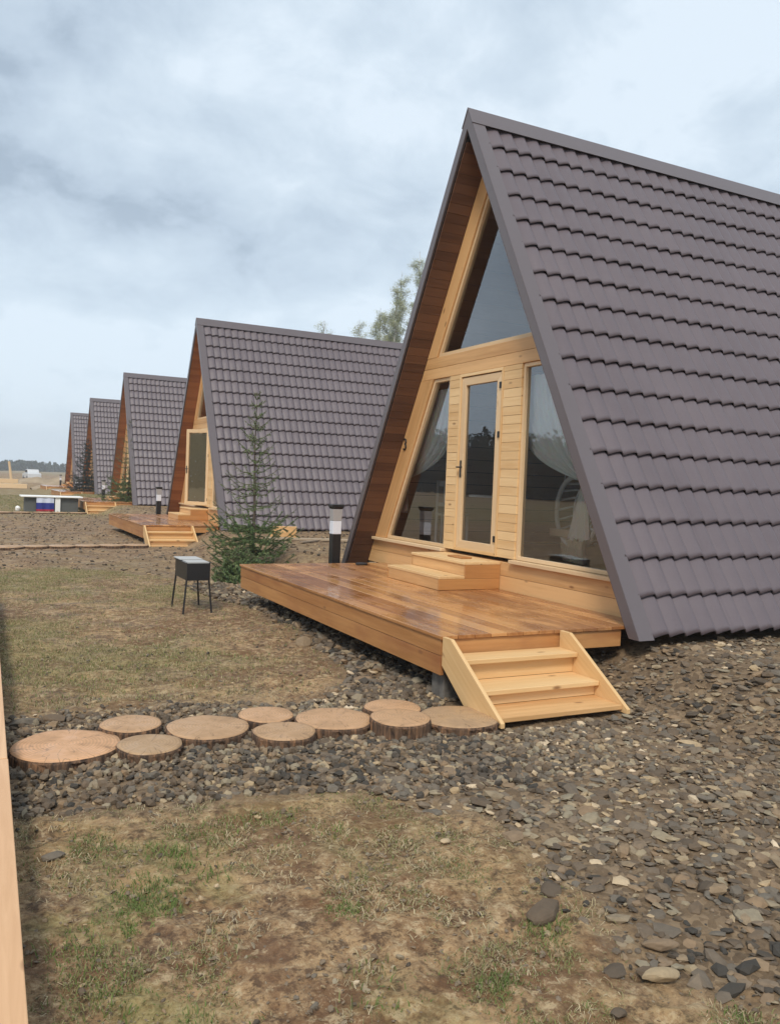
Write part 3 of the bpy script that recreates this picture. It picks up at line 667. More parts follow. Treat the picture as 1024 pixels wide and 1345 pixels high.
def log_slice(x, y, r, h, pink=.5, sx=1., rz=0, group='log slices of the near stepping path', label='', seg=72):
    z = float(G(x, y))-.012; root = empty('log_slice', (x, y, z), rz)
    rngl = np.random.default_rng(int(abs(x*1000+y*77))); an = np.linspace(0, 2*math.pi, seg, endpoint=False)
    rr = r*(1+sum(rngl.normal(0, .022/k)*np.cos(k*an+rngl.uniform(0, 6)) for k in range(2, 7)))
    bark = rngl.normal(0, .014, seg)*r/.25; rr = rr*(1+.02*np.sin(an*3+x*9)+.015*np.sin(an*5+y*7))
    V = []; 
    def ringv(f, z_, off=0): return np.stack([np.cos(an)*(rr*f+off)*sx, np.sin(an)*(rr*f+off), np.full(seg, z_)], -1)
    T = [ringv(.001, h+.002), ringv(.3, h+.003), ringv(.6, h+.001), ringv(.88, h), ringv(.985, h-.003), ringv(1, h-.010)]
    V = np.vstack(T); F = []
    for k in range(len(T)-1):
        a = k*seg+np.arange(seg); b = k*seg+(np.arange(seg)+1) % seg; F.append(np.stack([a, a+seg, b+seg, b], -1))
    V[:, 2] += (fbm(V[:, 0]*9+x*7, V[:, 1]*9, 3, 6)-.45)*.008
    npmesh('top_face', V, np.vstack(F), M['log_top'], {'tone': np.full(len(V), pink)}, smooth=True, parent=root)
    S = [ringv(1, h-.008, 0), ringv(1, h-.02, .002+np.abs(bark)*.4), ringv(1, h*.5, .004+bark*.4), ringv(1, h*.2, .006+bark*.3), ringv(1, -.06, .006+bark*.3)]
    V = np.vstack(S); F = []
    for k in range(len(S)-1):
        a = k*seg+np.arange(seg); b = k*seg+(np.arange(seg)+1) % seg; F.append(np.stack([a, a+seg, b+seg, b], -1))
    npmesh('bark', V, np.vstack(F), M['log_bark'], smooth=False, parent=root)
    tag(root, label, 'log slice', group)
for a in [(-4.335, -3.10, .29, .07, .95, 1.0, 'largest, pinkish log slice at the left end of the near path'),
          (-3.94, -2.87, .180, .09, .45, 1.0, 'log slice in the back row touching the large pinkish one'),
          (-3.905, -3.27, .182, .08, .15, 1.0, 'greyish log slice in the front row, right next to the large pinkish one'),
          (-3.52, -3.07, .248, .085, .35, 1.0, 'wide log slice between the greyish front one and the small pair'),
          (-3.11, -2.945, .178, .09, .6, 1.0, 'small round log slice in the back row above its cut-edge twin'),
          (-3.123, -3.335, .188, .095, .3, 1.0, 'front row log slice with bright bark edge, below the small back one'),
          (-2.73, -3.17, .245, .09, .55, 1.0, 'wide brown log slice right of the small pair'),
          (-2.234, -3.025, .192, .085, .65, 1.0, 'back row log slice nearest to the deck corner'),
          (-2.37, -3.40, .192, .125, .5, 1.0, 'tallest log slice showing orange split bark at the front'),
          (-1.93, -3.38, .262, .085, .2, 1.0, 'broad greyish log slice touching the foot of the pine steps')]:
    log_slice(a[0], a[1], a[2], a[3], a[4], a[5], random.uniform(0, 6), label=a[6])
for i, (x, y, r_) in enumerate([(-4.15, 9.95, .34), (-3.6, 10.05, .24), (-3.1, 10.12, .25), (-2.6, 10.2, .25), (-2.1, 10.28, .26), (-1.6, 10.35, .27)]):
    log_slice(x, y, r_, .07, .3, label=['leftmost, pale long log slice of the path to the second cabin', 'second log slice from the left on the path to the second cabin', 'third log slice from the left on the path to the second cabin', 'fourth log slice from the left on the path to the second cabin', 'fifth log slice from the left on the path to the second cabin', 'log slice at the foot of the second cabin steps'][i], group='log slices of the path to the second cabin', seg=40)
for i, (x, y, r_) in enumerate([(-3.7, 23.9, .32), (-3.1, 24.0, .3), (-2.4, 24.1, .32), (-1.8, 24.2, .28), (-1.2, 24.3, .3)]):
    log_slice(x, y, r_, .07, .4, label=['far log slice before the draped table, at its left', 'far log slice below the left leg of the draped table', 'far log slice before the flag cloth of the table', 'far log slice below the right leg of the draped table', 'far log slice nearest the third cabin steps'][i], group='log slices of the path to the third cabin', seg=24)

# ------------------------------------------------------------------ gravel and stones
def ico():
    p = (1+5**.5)/2; v = np.array([(-1, p, 0), (1, p, 0), (-1, -p, 0), (1, -p, 0), (0, -1, p), (0, 1, p), (0, -1, -p), (0, 1, -p), (p, 0, -1), (p, 0, 1), (-p, 0, -1), (-p, 0, 1)])/math.hypot(1, p)
    f = np.array([(0, 11, 5), (0, 5, 1), (0, 1, 7), (0, 7, 10), (0, 10, 11), (1, 5, 9), (5, 11, 4), (11, 10, 2), (10, 7, 6), (7, 1, 8), (3, 9, 4), (3, 4, 2), (3, 2, 6), (3, 6, 8), (3, 8, 9), (4, 9, 5), (2, 4, 11), (6, 2, 10), (8, 6, 7), (9, 8, 1)])
    return v, f
IV, IF = ico()
def rotm(a, b, c):
    n = len(a); ca, sa, cb, sb, cc, sc = np.cos(a), np.sin(a), np.cos(b), np.sin(b), np.cos(c), np.sin(c); Z = np.zeros(n); O = np.ones(n)
    Rz = np.stack([np.stack([ca, -sa, Z], -1), np.stack([sa, ca, Z], -1), np.stack([Z, Z, O], -1)], 1)
    Ry = np.stack([np.stack([cb, Z, sb], -1), np.stack([Z, O, Z], -1), np.stack([-sb, Z, cb], -1)], 1)
    Rx = np.stack([np.stack([O, Z, Z], -1), np.stack([Z, cc, -sc], -1), np.stack([Z, sc, cc], -1)], 1)
    return Rz@Ry@Rx
avoid = [(-4.335, -3.10, .27), (-3.94, -2.87, .17), (-3.905, -3.27, .17), (-3.52, -3.07, .23), (-3.11, -2.945, .165), (-3.123, -3.335, .175), (-2.73, -3.17, .23), (-2.234, -3.025, .18), (-2.37, -3.40, .18), (-1.93, -3.38, .25)]
def stones(x, y, size, flat, tilt, tone):
    n = len(x); r = size[:, None]*np.stack([np.ones(n), rng.uniform(.45, .9, n), flat], -1)
    V = IV[None]*(1+rng.normal(0, .17, (n, 12, 1)))
    V = np.sign(V)*np.abs(V)**.8 * r[:, None, :]
    Rm = rotm(rng.uniform(0, 6.28, n), rng.normal(0, 1, n)*tilt, rng.normal(0, 1, n)*tilt)
    V = np.einsum('nij,nkj->nki', Rm, V)
    z = G(x, y)+(fbm(x*1.1, y*1.1, 3, 2)-.45)*.07
    V += np.stack([x, y, z+size*flat*.55], -1)[:, None, :]
    V = V.reshape(-1, 3); F = (IF[None]+12*np.arange(n)[:, None, None]).reshape(-1, 3)
    return V, F, np.repeat(tone, 12)
def scatter(n, x0, x1, y0, y1):
    x = rng.uniform(x0, x1, n); y = rng.uniform(y0, y1, n); return x, y
def in_view(x, y, m=R(30)):
    a = np.arctan2(y-CAM.y, x-CAM.x)-yaw; return np.abs(a) < m
def make_gravel():
    parts = []
    def add(n, box, smin, smax, pw, flat, tilt, keep, lift=0, tone=(0, 1)):
        x, y = scatter(n, *box); k = in_view(x, y) & keep(x, y)
        for ax, ay, ar in avoid: k &= (np.hypot(x-ax, y-ay) > ar)
        k &= ~((x > -1.75) & (x < -.62) & (y > -3.62) & (y < -2.8))
        k &= ~((x > .05) & (np.abs(y-SX*0) < 2.85))
        x, y = x[k], y[k]; m_ = len(x); s = smin+(smax-smin)*rng.uniform(0, 1, m_)**pw
        fl = rng.uniform(*flat, m_); tn = np.clip(rng.beta(1.1, 1.9, m_)+(fbm(x*.8, y*.8, 2, 61)-.4)*.5, tone[0], tone[1])
        parts.append(stones(x, y, s, fl, tilt, tn))
    band = lambda x, y: (dens(x, y) > .6)
    nearpath = lambda x, y: band(x, y) & (y < -2.0) & (x < -1.3+.3*np.sin(y*3)) & (y > -4.4)
    cover = lambda x, y: band(x, y) & (rng.uniform(0, 1, x.shape) < (.30+.95*fbm(x*1.8, y*1.8, 3, 41))*(1-.5*ss(-1.6, .2, x)*ss(-5.6, -4.4, y)))
    add(13000, (-5.6, 0, -4.6, -1.9), .012, .034, 1.5, (.35, .8), .35, nearpath)          # small grey stones of the path
    add(34000, (-3.2, 3.5, -7.5, -2.3), .006, .034, 2.4, (.16, .42), .20, cover)           # slate rubble
    add(3600, (-3.2, 1.5, -7.0, -3.0), .030, .060, 1.9, (.18, .42), .16, cover)
    add(9000, (-.8, 9, -7, -1.5), .018, .06, 2.0, (.2, .45), .22, cover)
    add(2500, (-2.3, -1.0, -2.6, 4.6), .02, .06, 1.5, (.3, .6), .3, band)
    lit = lambda x, y: (rng.uniform(0, 1, x.shape) < .9*ss(.40, .60, fbm(x*2.1, y*2.1, 4, 151))) & (dens(x, y) < .5)
    add(15000, (-5.3, -2.0, -7.2, -2.2), .003, .014, 2.6, (.15, .4), .35, lit, tone=(.45, .85))
    few = lambda x, y: (rng.uniform(0, 1, x.shape) < .09*(.3+2*fbm(x*1.3, y*1.3, 3, 51)))
    add(30000, (-5.5, -1.5, -7.5, 1), .003, .020, 2.8, (.3, .6), .3, few)                    # crumbs on the bare soil
    edge = lambda x, y: (poly_in(x+(fbm(x*1.7, y*1.7, 3, 71)-.45)*1.6, y+(fbm(x*1.7, y*1.7, 3, 72)-.45)*1.6, PG)) & (rng.uniform(0, 1, x.shape) < .45*fbm(x*5, y*5, 3, 73)*1.6)
    add(22000, (-5.2, 0, -7.0, -1.5), .007, .030, 1.9, (.25, .5), .25, edge)
    wide = lambda x, y: (poly_in(x+(fbm(x*1.2, y*1.2, 3, 81)-.45)*3.2, y+(fbm(x*1.2, y*1.2, 3, 82)-.45)*3.2, PG)) & (rng.uniform(0, 1, x.shape) < .12)
    add(16000, (-5.2, 0, -7.0, 2), .006, .022, 1.8, (.25, .55), .25, wide)
    mid = lambda x, y: (rng.uniform(0, 1, x.shape) < dens(x, y)*1.3)
    add(22000, (-6, 9, 3, 24), .010, .045, 2.4, (.3, .6), .3, mid)
    V = []; F = []; T = []; b = 0
    for v, f, t_ in parts: V.append(v); F.append(f+b); T.append(t_); b += len(v)
    o = npmesh('gravel', np.vstack(V), np.vstack(F), M['gravel'], {'tone': np.concatenate(T)}); tag(o, 'dark slate and pebble gravel strewn around the path and the cabins', 'gravel', kind='stuff')
make_gravel()
def rock(x, y, sx, sy, sz, rz, tone, label, seed, sub=2):
    import bmesh
    bm = bmesh.new(); bmesh.ops.create_icosphere(bm, subdivisions=3, radius=1); rs = np.random.default_rng(seed)
    pl = [(Vector(rs.normal(0, 1, 3)).normalized(), rs.uniform(.55, .85)) for _ in range(11)]
    for v in bm.verts:
        for nrm, d in pl:
            k = v.co.dot(nrm)
            if k > d: v.co -= nrm*(k-d)*.9
        v.co += v.co.normalized()*float(rs.normal(0, .008))
        v.co = Vector((v.co.x*sx, v.co.y*sy, v.co.z*sz))
    me = bpy.data.meshes.new('rock'); bm.to_mesh(me); bm.free()
    a = me.attributes.new('tone', 'FLOAT', 'POINT'); a.data.foreach_set('value', np.full(len(me.vertices), tone, np.float32)); me.materials.append(M['gravel'])
    me.polygons.foreach_set('use_smooth', [False]*len(me.polygons))
    o = bpy.data.objects.new('rock', me); COL.objects.link(o); o.location = (x, y, float(G(x, y))+sz*.5); o.rotation_euler = (0, rs.uniform(-.15, .15), rz); tag(o, label, 'rock')
for i, a in enumerate([(-2.91, -5.60, .095, .055, .040, .35, .15, 'dark rounded rock at the left edge of the gravel, in the foreground'),
    (-2.77, -5.47, .070, .045, .022, .9, .12, 'flat black stone just above the dark rounded rock'),
    (-2.80, -6.08, .075, .035, .025, -.3, .80, 'tan elongated stone at the bottom right of the foreground'),
    (-2.91, -5.99, .045, .036, .016, .2, .10, 'small dark blue-grey stone beside the tan elongated stone'),
    (-3.06, -6.17, .030, .022, .014, 0, .12, 'lowest small dark stone near the bottom edge'),
    (-2.93, -4.91, .035, .02, .014, .4, .9, 'pale flat pebble lying alone on bare soil'),
    (-.72, -4.23, .09, .035, .02, -.4, .88, 'long pale slate piece lying right of the pine steps'),
    (-2.66, -5.94, .07, .028, .022, -.5, .5, 'grey-brown elongated stone above the tan elongated stone'),
    (-1.95, -5.35, .10, .04, .02, -.2, .25, 'long dark slate slab in the middle of the right gravel'),
    (-1.55, -5.7, .07, .04, .03, .3, .62, 'chunky light-brown stone at the right edge of the frame'),
    (-4.52, -2.45, .10, .06, .035, .2, .35, 'grey flat stone beside the boardwalk behind the largest log slice'),
    (-4.33, -2.42, .08, .05, .03, -.3, .2, 'darker flat stone right of the grey flat stone behind the largest log slice'),
    (-1.93, -.55, .09, .07, .06, .2, .6, 'rounded boulder half under the front edge of the nearest deck'),
    (-4.52, -4.42, .06, .035, .015, .2, .4, 'flat brown stone on the mud near the boardwalk')]):
    rock(*a, seed=i+3)

# ------------------------------------------------------------------ grass blades
def make_grass():
    def blades(x, y, h, w, lean, tone):
        n = len(x); z = G(x, y)+(fbm(x*1.1, y*1.1, 3, 2)-.45)*.07-.004
        a = rng.uniform(0, 6.28, n); d = np.stack([np.cos(a), np.sin(a)], -1); b = rng.uniform(0, 6.28, n); e = np.stack([np.cos(b), np.sin(b)], -1)
        P = np.zeros((n, 5, 3)); base = np.stack([x, y, z], -1)
        P[:, 0] = base; P[:, 1] = base; P[:, 0, :2] -= d*w[:, None]; P[:, 1, :2] += d*w[:, None]
        mid = base.copy(); mid[:, 2] += h*.6; mid[:, :2] += e*(h*lean*.35)[:, None]
        P[:, 2] = mid; P[:, 3] = mid; P[:, 2, :2] += d*w[:, None]*.7; P[:, 3, :2] -= d*w[:, None]*.7
        tip = base.copy(); tip[:, 2] += h*np.clip(1-lean*.45, .12, 1); tip[:, :2] += e*(h*lean)[:, None]; P[:, 4] = tip
        i = 5*np.arange(n)[:, None]; F = np.vstack([i+np.array([[0, 1, 2]]), i+np.array([[0, 2, 3]]), i+np.array([[3, 2, 4]])])
        return P.reshape(-1, 3), F, np.repeat(tone, 5)
    parts = []
    def add(n, box, keep, h, w, lean, tone):
        x, y = scatter(n, *box); k = in_view(x, y, R(29)) & keep(x, y) & (dens(x, y) < .3)
        x, y = x[k], y[k]; m_ = len(x)
        parts.append(blades(x, y, rng.uniform(*h, m_), rng.uniform(*w, m_), rng.uniform(*lean, m_), np.clip(rng.normal(*tone, m_), 0, 1)))
    U = lambda x: rng.uniform(0, 1, x.shape)
    # dry straw lying about, clumped
    add(60000, (-5.3, -2.2, -7.0, -2), lambda x, y: U(x) < ss(.40, .62, fbm(x*4, y*4, 4, 101))*.8, (.012, .04), (.0012, .0026), (.7, 2.2), (.80, .16))
    add(90000, (-5.3, -2.2, -7.0, -3.6), lambda x, y: U(x) < ss(.42, .58, fbm(x*2.4, y*2.4, 4, 131)), (.010, .028), (.0013, .0026), (.4, 1.4), (.52, .16))
    # green growth along the rail and in tufts
    add(60000, (-5.3, -3.2, -7.0, -3.8), lambda x, y: U(x) < green(x, y)**2*ss(.42, .55, fbm(x*5, y*5, 3, 105))*1.1, (.012, .04), (.0014, .0030), (.2, 1.1), (.18, .14))
    for cx_, cy_, r_ in ((-4.05, -4.55, .05), (-4.3, -5.0, .05), (-2.95, -5.65, .06), (-4.45, -5.45, .08), (-4.5, -5.2, .07), (-3.6, -5.3, .04), (-3.3, -5.9, .04), (-2.75, -6.35, .06)):
        n = 260; x = rng.normal(cx_, r_, n); y = rng.normal(cy_, r_, n)
        parts.append(blades(x, y, rng.uniform(.012, .045, n), rng.uniform(.0013, .0028, n), rng.uniform(.2, 1.2, n), np.clip(rng.normal(.25, .18, n), 0, 1)))
    # lawn around the grill
    add(110000, (-5.2, -1.2, -2.2, 9), lambda x, y: U(x) < .25+green(x, y), (.015, .045), (.0015, .0035), (.3, 1.6), (.55, .2))
    add(60000, (-6, 4, 9, 45), lambda x, y: U(x) < green(x, y), (.03, .08), (.004, .009), (.3, 1.5), (.5, .2))
    V = []; F = []; T = []; b = 0
    for v, f, t_ in parts: V.append(v); F.append(f+b); T.append(t_); b += len(v)
    o = npmesh('grass', np.vstack(V), np.vstack(F), M['grass'], {'tone': np.concatenate(T)}); tag(o, 'sparse dry straw and green grass tufts growing on the bare soil', 'grass', kind='stuff')
make_grass()

# ------------------------------------------------------------------ trees
def spruce(x, y, h, wbase, label, m_need, seed, sparse_from=.35, nneed=26, lush=1., group='young spruces planted between the cabins', dz=0, low=None):
    rs = random.Random(seed); z = float(G(x, y))+dz; root = empty('young_spruce', (x, y, z-.03))
    mb = MB(); mb.tube([(0, 0, 0), (.02, .01, h*.35), (-.01, .02, h*.7), (0, 0, h)], [.035*h/3, .024*h/3, .012*h/3, .003], 7); mb.build('trunk', M['bark'], root)
    tw = MB(); segs = []
    nw = 17; zs_ = [h*(.04+.935*(k/(nw-1))**1.05) for k in range(nw)]
    for k, zb in enumerate(zs_):
        q = zb/h; L0 = wbase*(1-q)**.85*(1 if q > .3 else 1.0)
        if low and q < low[0]: L0 = wbase*low[1]
        nb = 8 if q < .35 else 6 if q < .8 else 4
        if q < .3: nb = 15
        for b in range(nb):
            if q > sparse_from and rs.random() < .16: continue
            a = 2*math.pi*(b+rs.random()*.7)/nb; L1 = L0*rs.uniform(.6, 1.1)+.04; zz0 = zb+rs.uniform(-.05, .05)*h/3
            d = Vector((math.cos(a), math.sin(a), 0)); rise = (.10+.55*q)*L1; pts = []
            for s_ in range(7):
                f = s_/6; pts.append(Vector((0, 0, zz0))+d*(L1*f)+Vector((0, 0, rise*f**1.5-(.22*L1*math.sin(math.pi*f)*(1-q)))))
            tw.tube(pts, [.006*(1-f/7.)+.002 for f in range(7)], 4, cap=False)
            dens_ = 1.15 if q < sparse_from else .42
            for s_ in range(6):
                segs.append((pts[s_], pts[s_+1], dens_))
                if s_ >= 1:
                    for sd_ in (-1, 1):
                        if rs.random() < .8:
                            sl = L1*.38*(1-s_/7.5)*rs.uniform(.6, 1.1); sdv = Vector((-d.y, d.x, 0))*sd_
                            e = pts[s_]+(d*.75+sdv*.8).normalized()*sl+Vector((0, 0, -.12*sl+rs.uniform(-.04, .05)))
                            tw.tube([pts[s_], (pts[s_]+e)/2+Vector((0, 0, .01)), e], [.003, .0025, .001], 3, cap=False); segs.append((pts[s_], e, dens_))
    tw.build('branches', M['bark'], root)
    V = []; T = []
    for a, b, dn in segs:
        ln = (b-a).length; n = int(nneed*lush*dn*ln/.1); ax = (b-a).normalized() if ln > 1e-4 else Vector((1, 0, 0))
        o1 = ax.orthogonal().normalized(); o2 = ax.cross(o1); tone0 = rs.random()*.7
        for i in range(n):
            t_ = rs.random(); an = rs.random()*6.283; p = a+(b-a)*t_; r_ = (o1*math.cos(an)+o2*math.sin(an)); nl = rs.uniform(.018, .034)*(1.15 if dn > .9 else .9)
            tip = p+(r_*.85+ax*.6).normalized()*nl; wv = r_.cross(ax)*.0036
            V += [(p-wv)[:], (p+wv)[:], tip[:]]; T += [tone0+rs.random()*.3]*3
    npmesh('needles', np.array(V), np.arange(len(V)).reshape(-1, 3), m_need, {'tone': T}, parent=root)
    tag(root, label, 'tree', group)
spruce(-.52, 5.6, 3.05, .92, 'tall thin spruce sapling with bushy base behind the nearest deck', M['needle'], 5, .26, 58, 1.0, low=(.26, .85))
spruce(.95, 26.6, 3.4, 1.25, 'dark spruce in front of the third cabin, left of the second deck', M['needle'], 8, .3, 50, 1.0, low=(.2, 1.0))
spruce(1.2, 41.5, 3.1, 1.6, 'bluish spruce in front of the fourth cabin', M['bluespruce'], 11, .9, 50, 1.4)
def small_fir(x, y, h, w, label, seed): spruce(x, y, h, w, label, M['needle'], seed, .6, 60, 1.0)
small_fir(-1.12, 4.25, .55, .48, 'low green fir shrub at the left end of the nearest deck', 21)

def birch(x, y, h, seed, label, leafy=1.):
    rs = random.Random(seed); root = empty('birch_tree', (x, y, -.3)); lean = Vector((rs.uniform(-.4, .4), rs.uniform(-.4, .4), 0))
    P = lambda f: Vector((0, 0, h*f))+lean*(f*f)+Vector((math.sin(f*7+seed)*.12, math.cos(f*6+seed)*.12, 0))
    mb = MB(); mb.tube([P(k/8) for k in range(9)], [.16*(1-k/8.6) for k in range(9)], 7); mb.build('trunk', M['birchbark'], root)
    tw = MB(); V = []; T = []
    for k in range(34):
        f = .22+.75*k/34; a = rs.random()*6.283; L1 = (1.9*(1.05-f)+.5)*rs.uniform(.6, 1.1); p0 = P(f); d = Vector((math.cos(a), math.sin(a), .9)).normalized()
        pts = [p0+d*(L1*s_/4)+Vector((0, 0, -.12*(s_/4)**2*L1)) for s_ in range(5)]; tw.tube(pts, [.028, .02, .014, .009, .004], 4, cap=False)
        for s_ in range(1, 5):
            for q in range(3):
                b = rs.random()*6.283; e = pts[s_]+Vector((math.cos(b)*.45, math.sin(b)*.45, rs.uniform(-.35, .3))); tw.tube([pts[s_], e], [.007, .003], 3, cap=False)
                for i in range(int(30*leafy)+4):
                    t_ = rs.random(); c = pts[s_]+(e-pts[s_])*t_+Vector((rs.gauss(0, .12), rs.gauss(0, .12), rs.gauss(0, .12))); u = Vector((rs.gauss(0, 1), rs.gauss(0, 1), rs.gauss(0, 1))).normalized()*.05; w = u.orthogonal()*.9
                    V += [(c-u)[:], (c+w)[:], (c+u)[:]]; T += [rs.random()]*3
    tw.build('branches', M['birchbark'], root)
    npmesh('leaves', np.array(V), np.arange(len(V)).reshape(-1, 3), M['springleaf'], {'tone': T}, parent=root)
    tag(root, label, 'tree', 'pale birches behind the cabins')
for i, (x, y, h, lf, lb) in enumerate([(25.9, 49, 19.2, 1.2, 'tallest pale birch behind the roof edge of the nearest cabin'), (24.7, 50.5, 15.2, .6, 'thin bare-topped birch left of the tallest birch'),
        (23.3, 50, 14.4, .7, 'birch standing third from the roof edge, above the second cabin ridge'), (22.3, 51, 13.9, .35, 'sparse birch tip just above the second cabin ridge'),
        (19.4, 52, 13.6, .15, 'barely leafed birch tip left of the other birches'), (24.0, 49, 16.4, .9, 'slim birch between the bare-topped birch and the one third from the roof edge'), (25.4, 52, 18.2, 1.0, 'birch close against the left side of the tallest birch'), (27.2, 50, 19.5, 1.3, 'birch hidden mostly behind the nearest cabin roof'), (24.9, 54, 15.5, 1.0, 'birch standing behind the tallest birch')]):
    birch(x, y, h, 40+i, lb, lf)

# ------------------------------------------------------------------ far forest
def far_forest():
    path = [(-40, -90), (-72, -30), (-78, 30), (-74, 80), (-66, 130), (-52, 200), (-30, 300), (0, 385), (40, 420), (120, 450), (260, 460)]
    P = np.array(path, float); seg = np.hypot(*np.diff(P, axis=0).T); cum = np.concatenate([[0], np.cumsum(seg)])
    V = []; T = []; rs = np.random.default_rng(3); s = 0
    while s < cum[-1]:
        i = min(np.searchsorted(cum, s, side='right')-1, len(P)-2); t_ = (s-cum[i])/seg[i]; c = P[i]*(1-t_)+P[i+1]*t_; dn = (P[i+1]-P[i])/seg[i]; nr_ = np.array([-dn[1], dn[0]])
        dist = np.hypot(c[0]-CAM.x, c[1]-CAM.y); step = 1.2 if dist < 160 else 2.2
        for row in range(3):
            p = c+nr_*(row*3.5+rs.normal(0, 1.))+dn*rs.normal(0, .6)
            h = rs.uniform(5.6, 8.4)*(1+.12*math.sin(s*.17+1))*(1+.38*math.exp(-((c[1]-112)/17)**2)*(c[0] < -50)) + row*.6
            h *= 1-.45*float(ss(200, 320, c[1]))
            n = 230 if dist < 160 else 70; sz = .42 if dist < 160 else .9
            con = rs.random() < .45; f = rs.uniform(0.02, 1, n)
            wd = h*.20*(1-f)**.8+.15 if con else h*.27*np.sqrt(np.clip(1-(2*f-1)**2, 0, 1))+.3
            a = rs.uniform(0, 6.283, n); rr_ = wd*np.sqrt(rs.uniform(.15, 1, n))
            cen = np.stack([p[0]+np.cos(a)*rr_, p[1]+np.sin(a)*rr_, -.5+h*f], -1)
            u = rs.normal(0, 1, (n, 3)); u /= np.linalg.norm(u, axis=1)[:, None]; w = np.cross(u, rs.normal(0, 1, (n, 3))); w /= np.linalg.norm(w, axis=1)[:, None]
            V.append(np.stack([cen-u*sz, cen+w*sz*.8, cen+u*sz], 1).reshape(-1, 3)); T.append(np.repeat(np.clip(rs.random(n)*.5+rs.random()*.4, 0, 1), 3))
        s += step
    V = np.vstack(V); T = np.concatenate(T)
    o = npmesh('far_forest', V, np.arange(len(V)).reshape(-1, 3), M['forest'], {'tone': T}); tag(o, 'dark far-off forest belt along the edge of the field', 'forest', kind='stuff')
far_forest()

# ------------------------------------------------------------------ far left: table with flag cloth, sand, timber, post, car
def flag_table():
    x0, x1 = -2.90, -1.25; y = 25.95; O = (-2.05, y, -.49); root = empty('draped_table', O)
    B = lambda mb, n, m_, p=root, **k: mb.build(n, m_, p, origin=O, **k)
    mb = MB(); mb.box((x0-.15, y-.55, .05), (x1+.35, y+.55, .10), (1, 0, 0)); B(mb, 'tabletop', M['white'], bevel=.01)
    gp = mat('grey_panel', (.10, .105, .10), .8)
    for xa, xb in ((x0, x0+.38), (x1-.50, x1+.2)):
        mb = MB(); mb.box((xa, y-.42, -.49), (xb, y+.42, .047)); B(mb, 'side_panel', gp, bevel=.005)
    mb = MB(); mb.box((x0+.41, y-.36, -.49), (x1-.53, y+.36, .047)); B(mb, 'inner_box', gp, bevel=.005)
    mb = MB(); mb.box((x1-.62, y-.50, -.49), (x1-.44, y-.44, .047)); B(mb, 'leg', M['white'])
    fm = mat('tricolour_cloth', (1, 1, 1), .8); t = NT(fm); z = t.node('ShaderNodeSeparateXYZ', {0: t.node('ShaderNodeNewGeometry').outputs['Position']}).outputs[2]
    rp = t.node('ShaderNodeValToRGB', {0: t.node('ShaderNodeMapRange', {0: z, 1: -.48, 2: .05}).outputs[0]}); rp.color_ramp.interpolation = 'CONSTANT'; e = rp.color_ramp.elements
    e[0].position = 0; e[0].color = (.35, .02, .04, 1); e[1].position = .17; e[1].color = (.02, .03, .22, 1); e2 = e.new(.62); e2.color = (.62, .66, .78, 1); t.set('Base Color', rp.outputs[0])
    V = []; nx_ = 40
    xs = np.linspace(x0+.38, x1-.66, nx_)
    for zz_ in (.047, -.2, -.47): V.append(np.stack([xs, y-.52+.02*np.sin(xs*22)*(1 if zz_ < 0 else .2), np.full(nx_, zz_)], -1))
    V = np.vstack(V)-np.array(O); F = []
    for k in range(2):
        a = k*nx_+np.arange(nx_-1); F.append(np.stack([a, a+1, a+nx_+1, a+nx_], -1))
    npmesh('flag_cloth', V, np.vstack(F), fm, smooth=True, parent=root)
    tag(root, 'low white-topped table draped with a white, blue and red cloth', 'table')
flag_table()
mb = MB(); mb.tube([(-3.15, 25.6, -.46), (-3.13, 25.6, -.36), (-3.1, 25.6, -.30)], [.07, .10, .05], 10); o = mb.build('bucket', M['white'], None, origin=(-3.15, 25.6, -.49)); tag(o, 'small white bucket at the left foot of the draped table', 'bucket')
def sand_pile(x, y, rx, ry, h, label, seed):
    n = 48; u = np.linspace(-1, 1, n); X, Y = np.meshgrid(u, u); rr = np.hypot(X, Y)
    Z = h*np.clip(1-rr, 0, 1)**.8*(.7+.6*fbm(X*2.5+seed, Y*2.5, 3, seed))-.12*rr**2
    V = np.stack([X*rx, Y*ry, Z], -1).reshape(-1, 3); i = np.arange(n-1)[:, None]*n+np.arange(n-1)[None]; F = np.stack([i, i+1, i+n+1, i+n], -1).reshape(-1, 4)
    o = npmesh('sand_pile', V, F, M['sand'], {'tone': np.clip(.3+fbm(X*3, Y*3, 3, seed+4).ravel()*.8, 0, 1)}, smooth=True, loc=(x, y, float(G(x, y))-.03)); tag(o, label, 'sand pile', 'heaps of dug sand in the field')
sand_pile(4.0, 74, 3.2, 2.4, 1.0, 'tallest sandy heap behind the draped table', 3)
sand_pile(7.4, 86, 3.5, 3, 1.0, 'sand heap next to the farthest cabin', 4)
sand_pile(1.9, 60, 2.4, 1.6, .55, 'darker brown soil heap right above the table', 5)
sand_pile(1.5, 82, 3.0, 2.0, .6, 'low sand heap below the white car', 6)
def beam_thing(a, b, w, h, label, m_='pine_pale'):
    mb = MB(); mb.beam(a, b, w, h); o = mb.build('timber_beam', M[m_], None, origin=((a[0]+b[0])/2, (a[1]+b[1])/2, min(a[2], b[2])-h/2), bevel=.01); tag(o, label, 'timber', 'stacked timber in the field')
beam_thing((-9.5, 64.0, -.30), (-.6, 62.5, -.30), .35, .35, 'long lower timber beam lying in the field left of the table')
beam_thing((-9, 64.7, .06), (-1.2, 63.4, .06), .3, .34, 'long upper timber beam resting on the lower beam')
beam_thing((1.6, 52.0, -.36), (4.3, 51, -.36), .6, .2, 'flat stack of planks between the table and the fourth cabin')
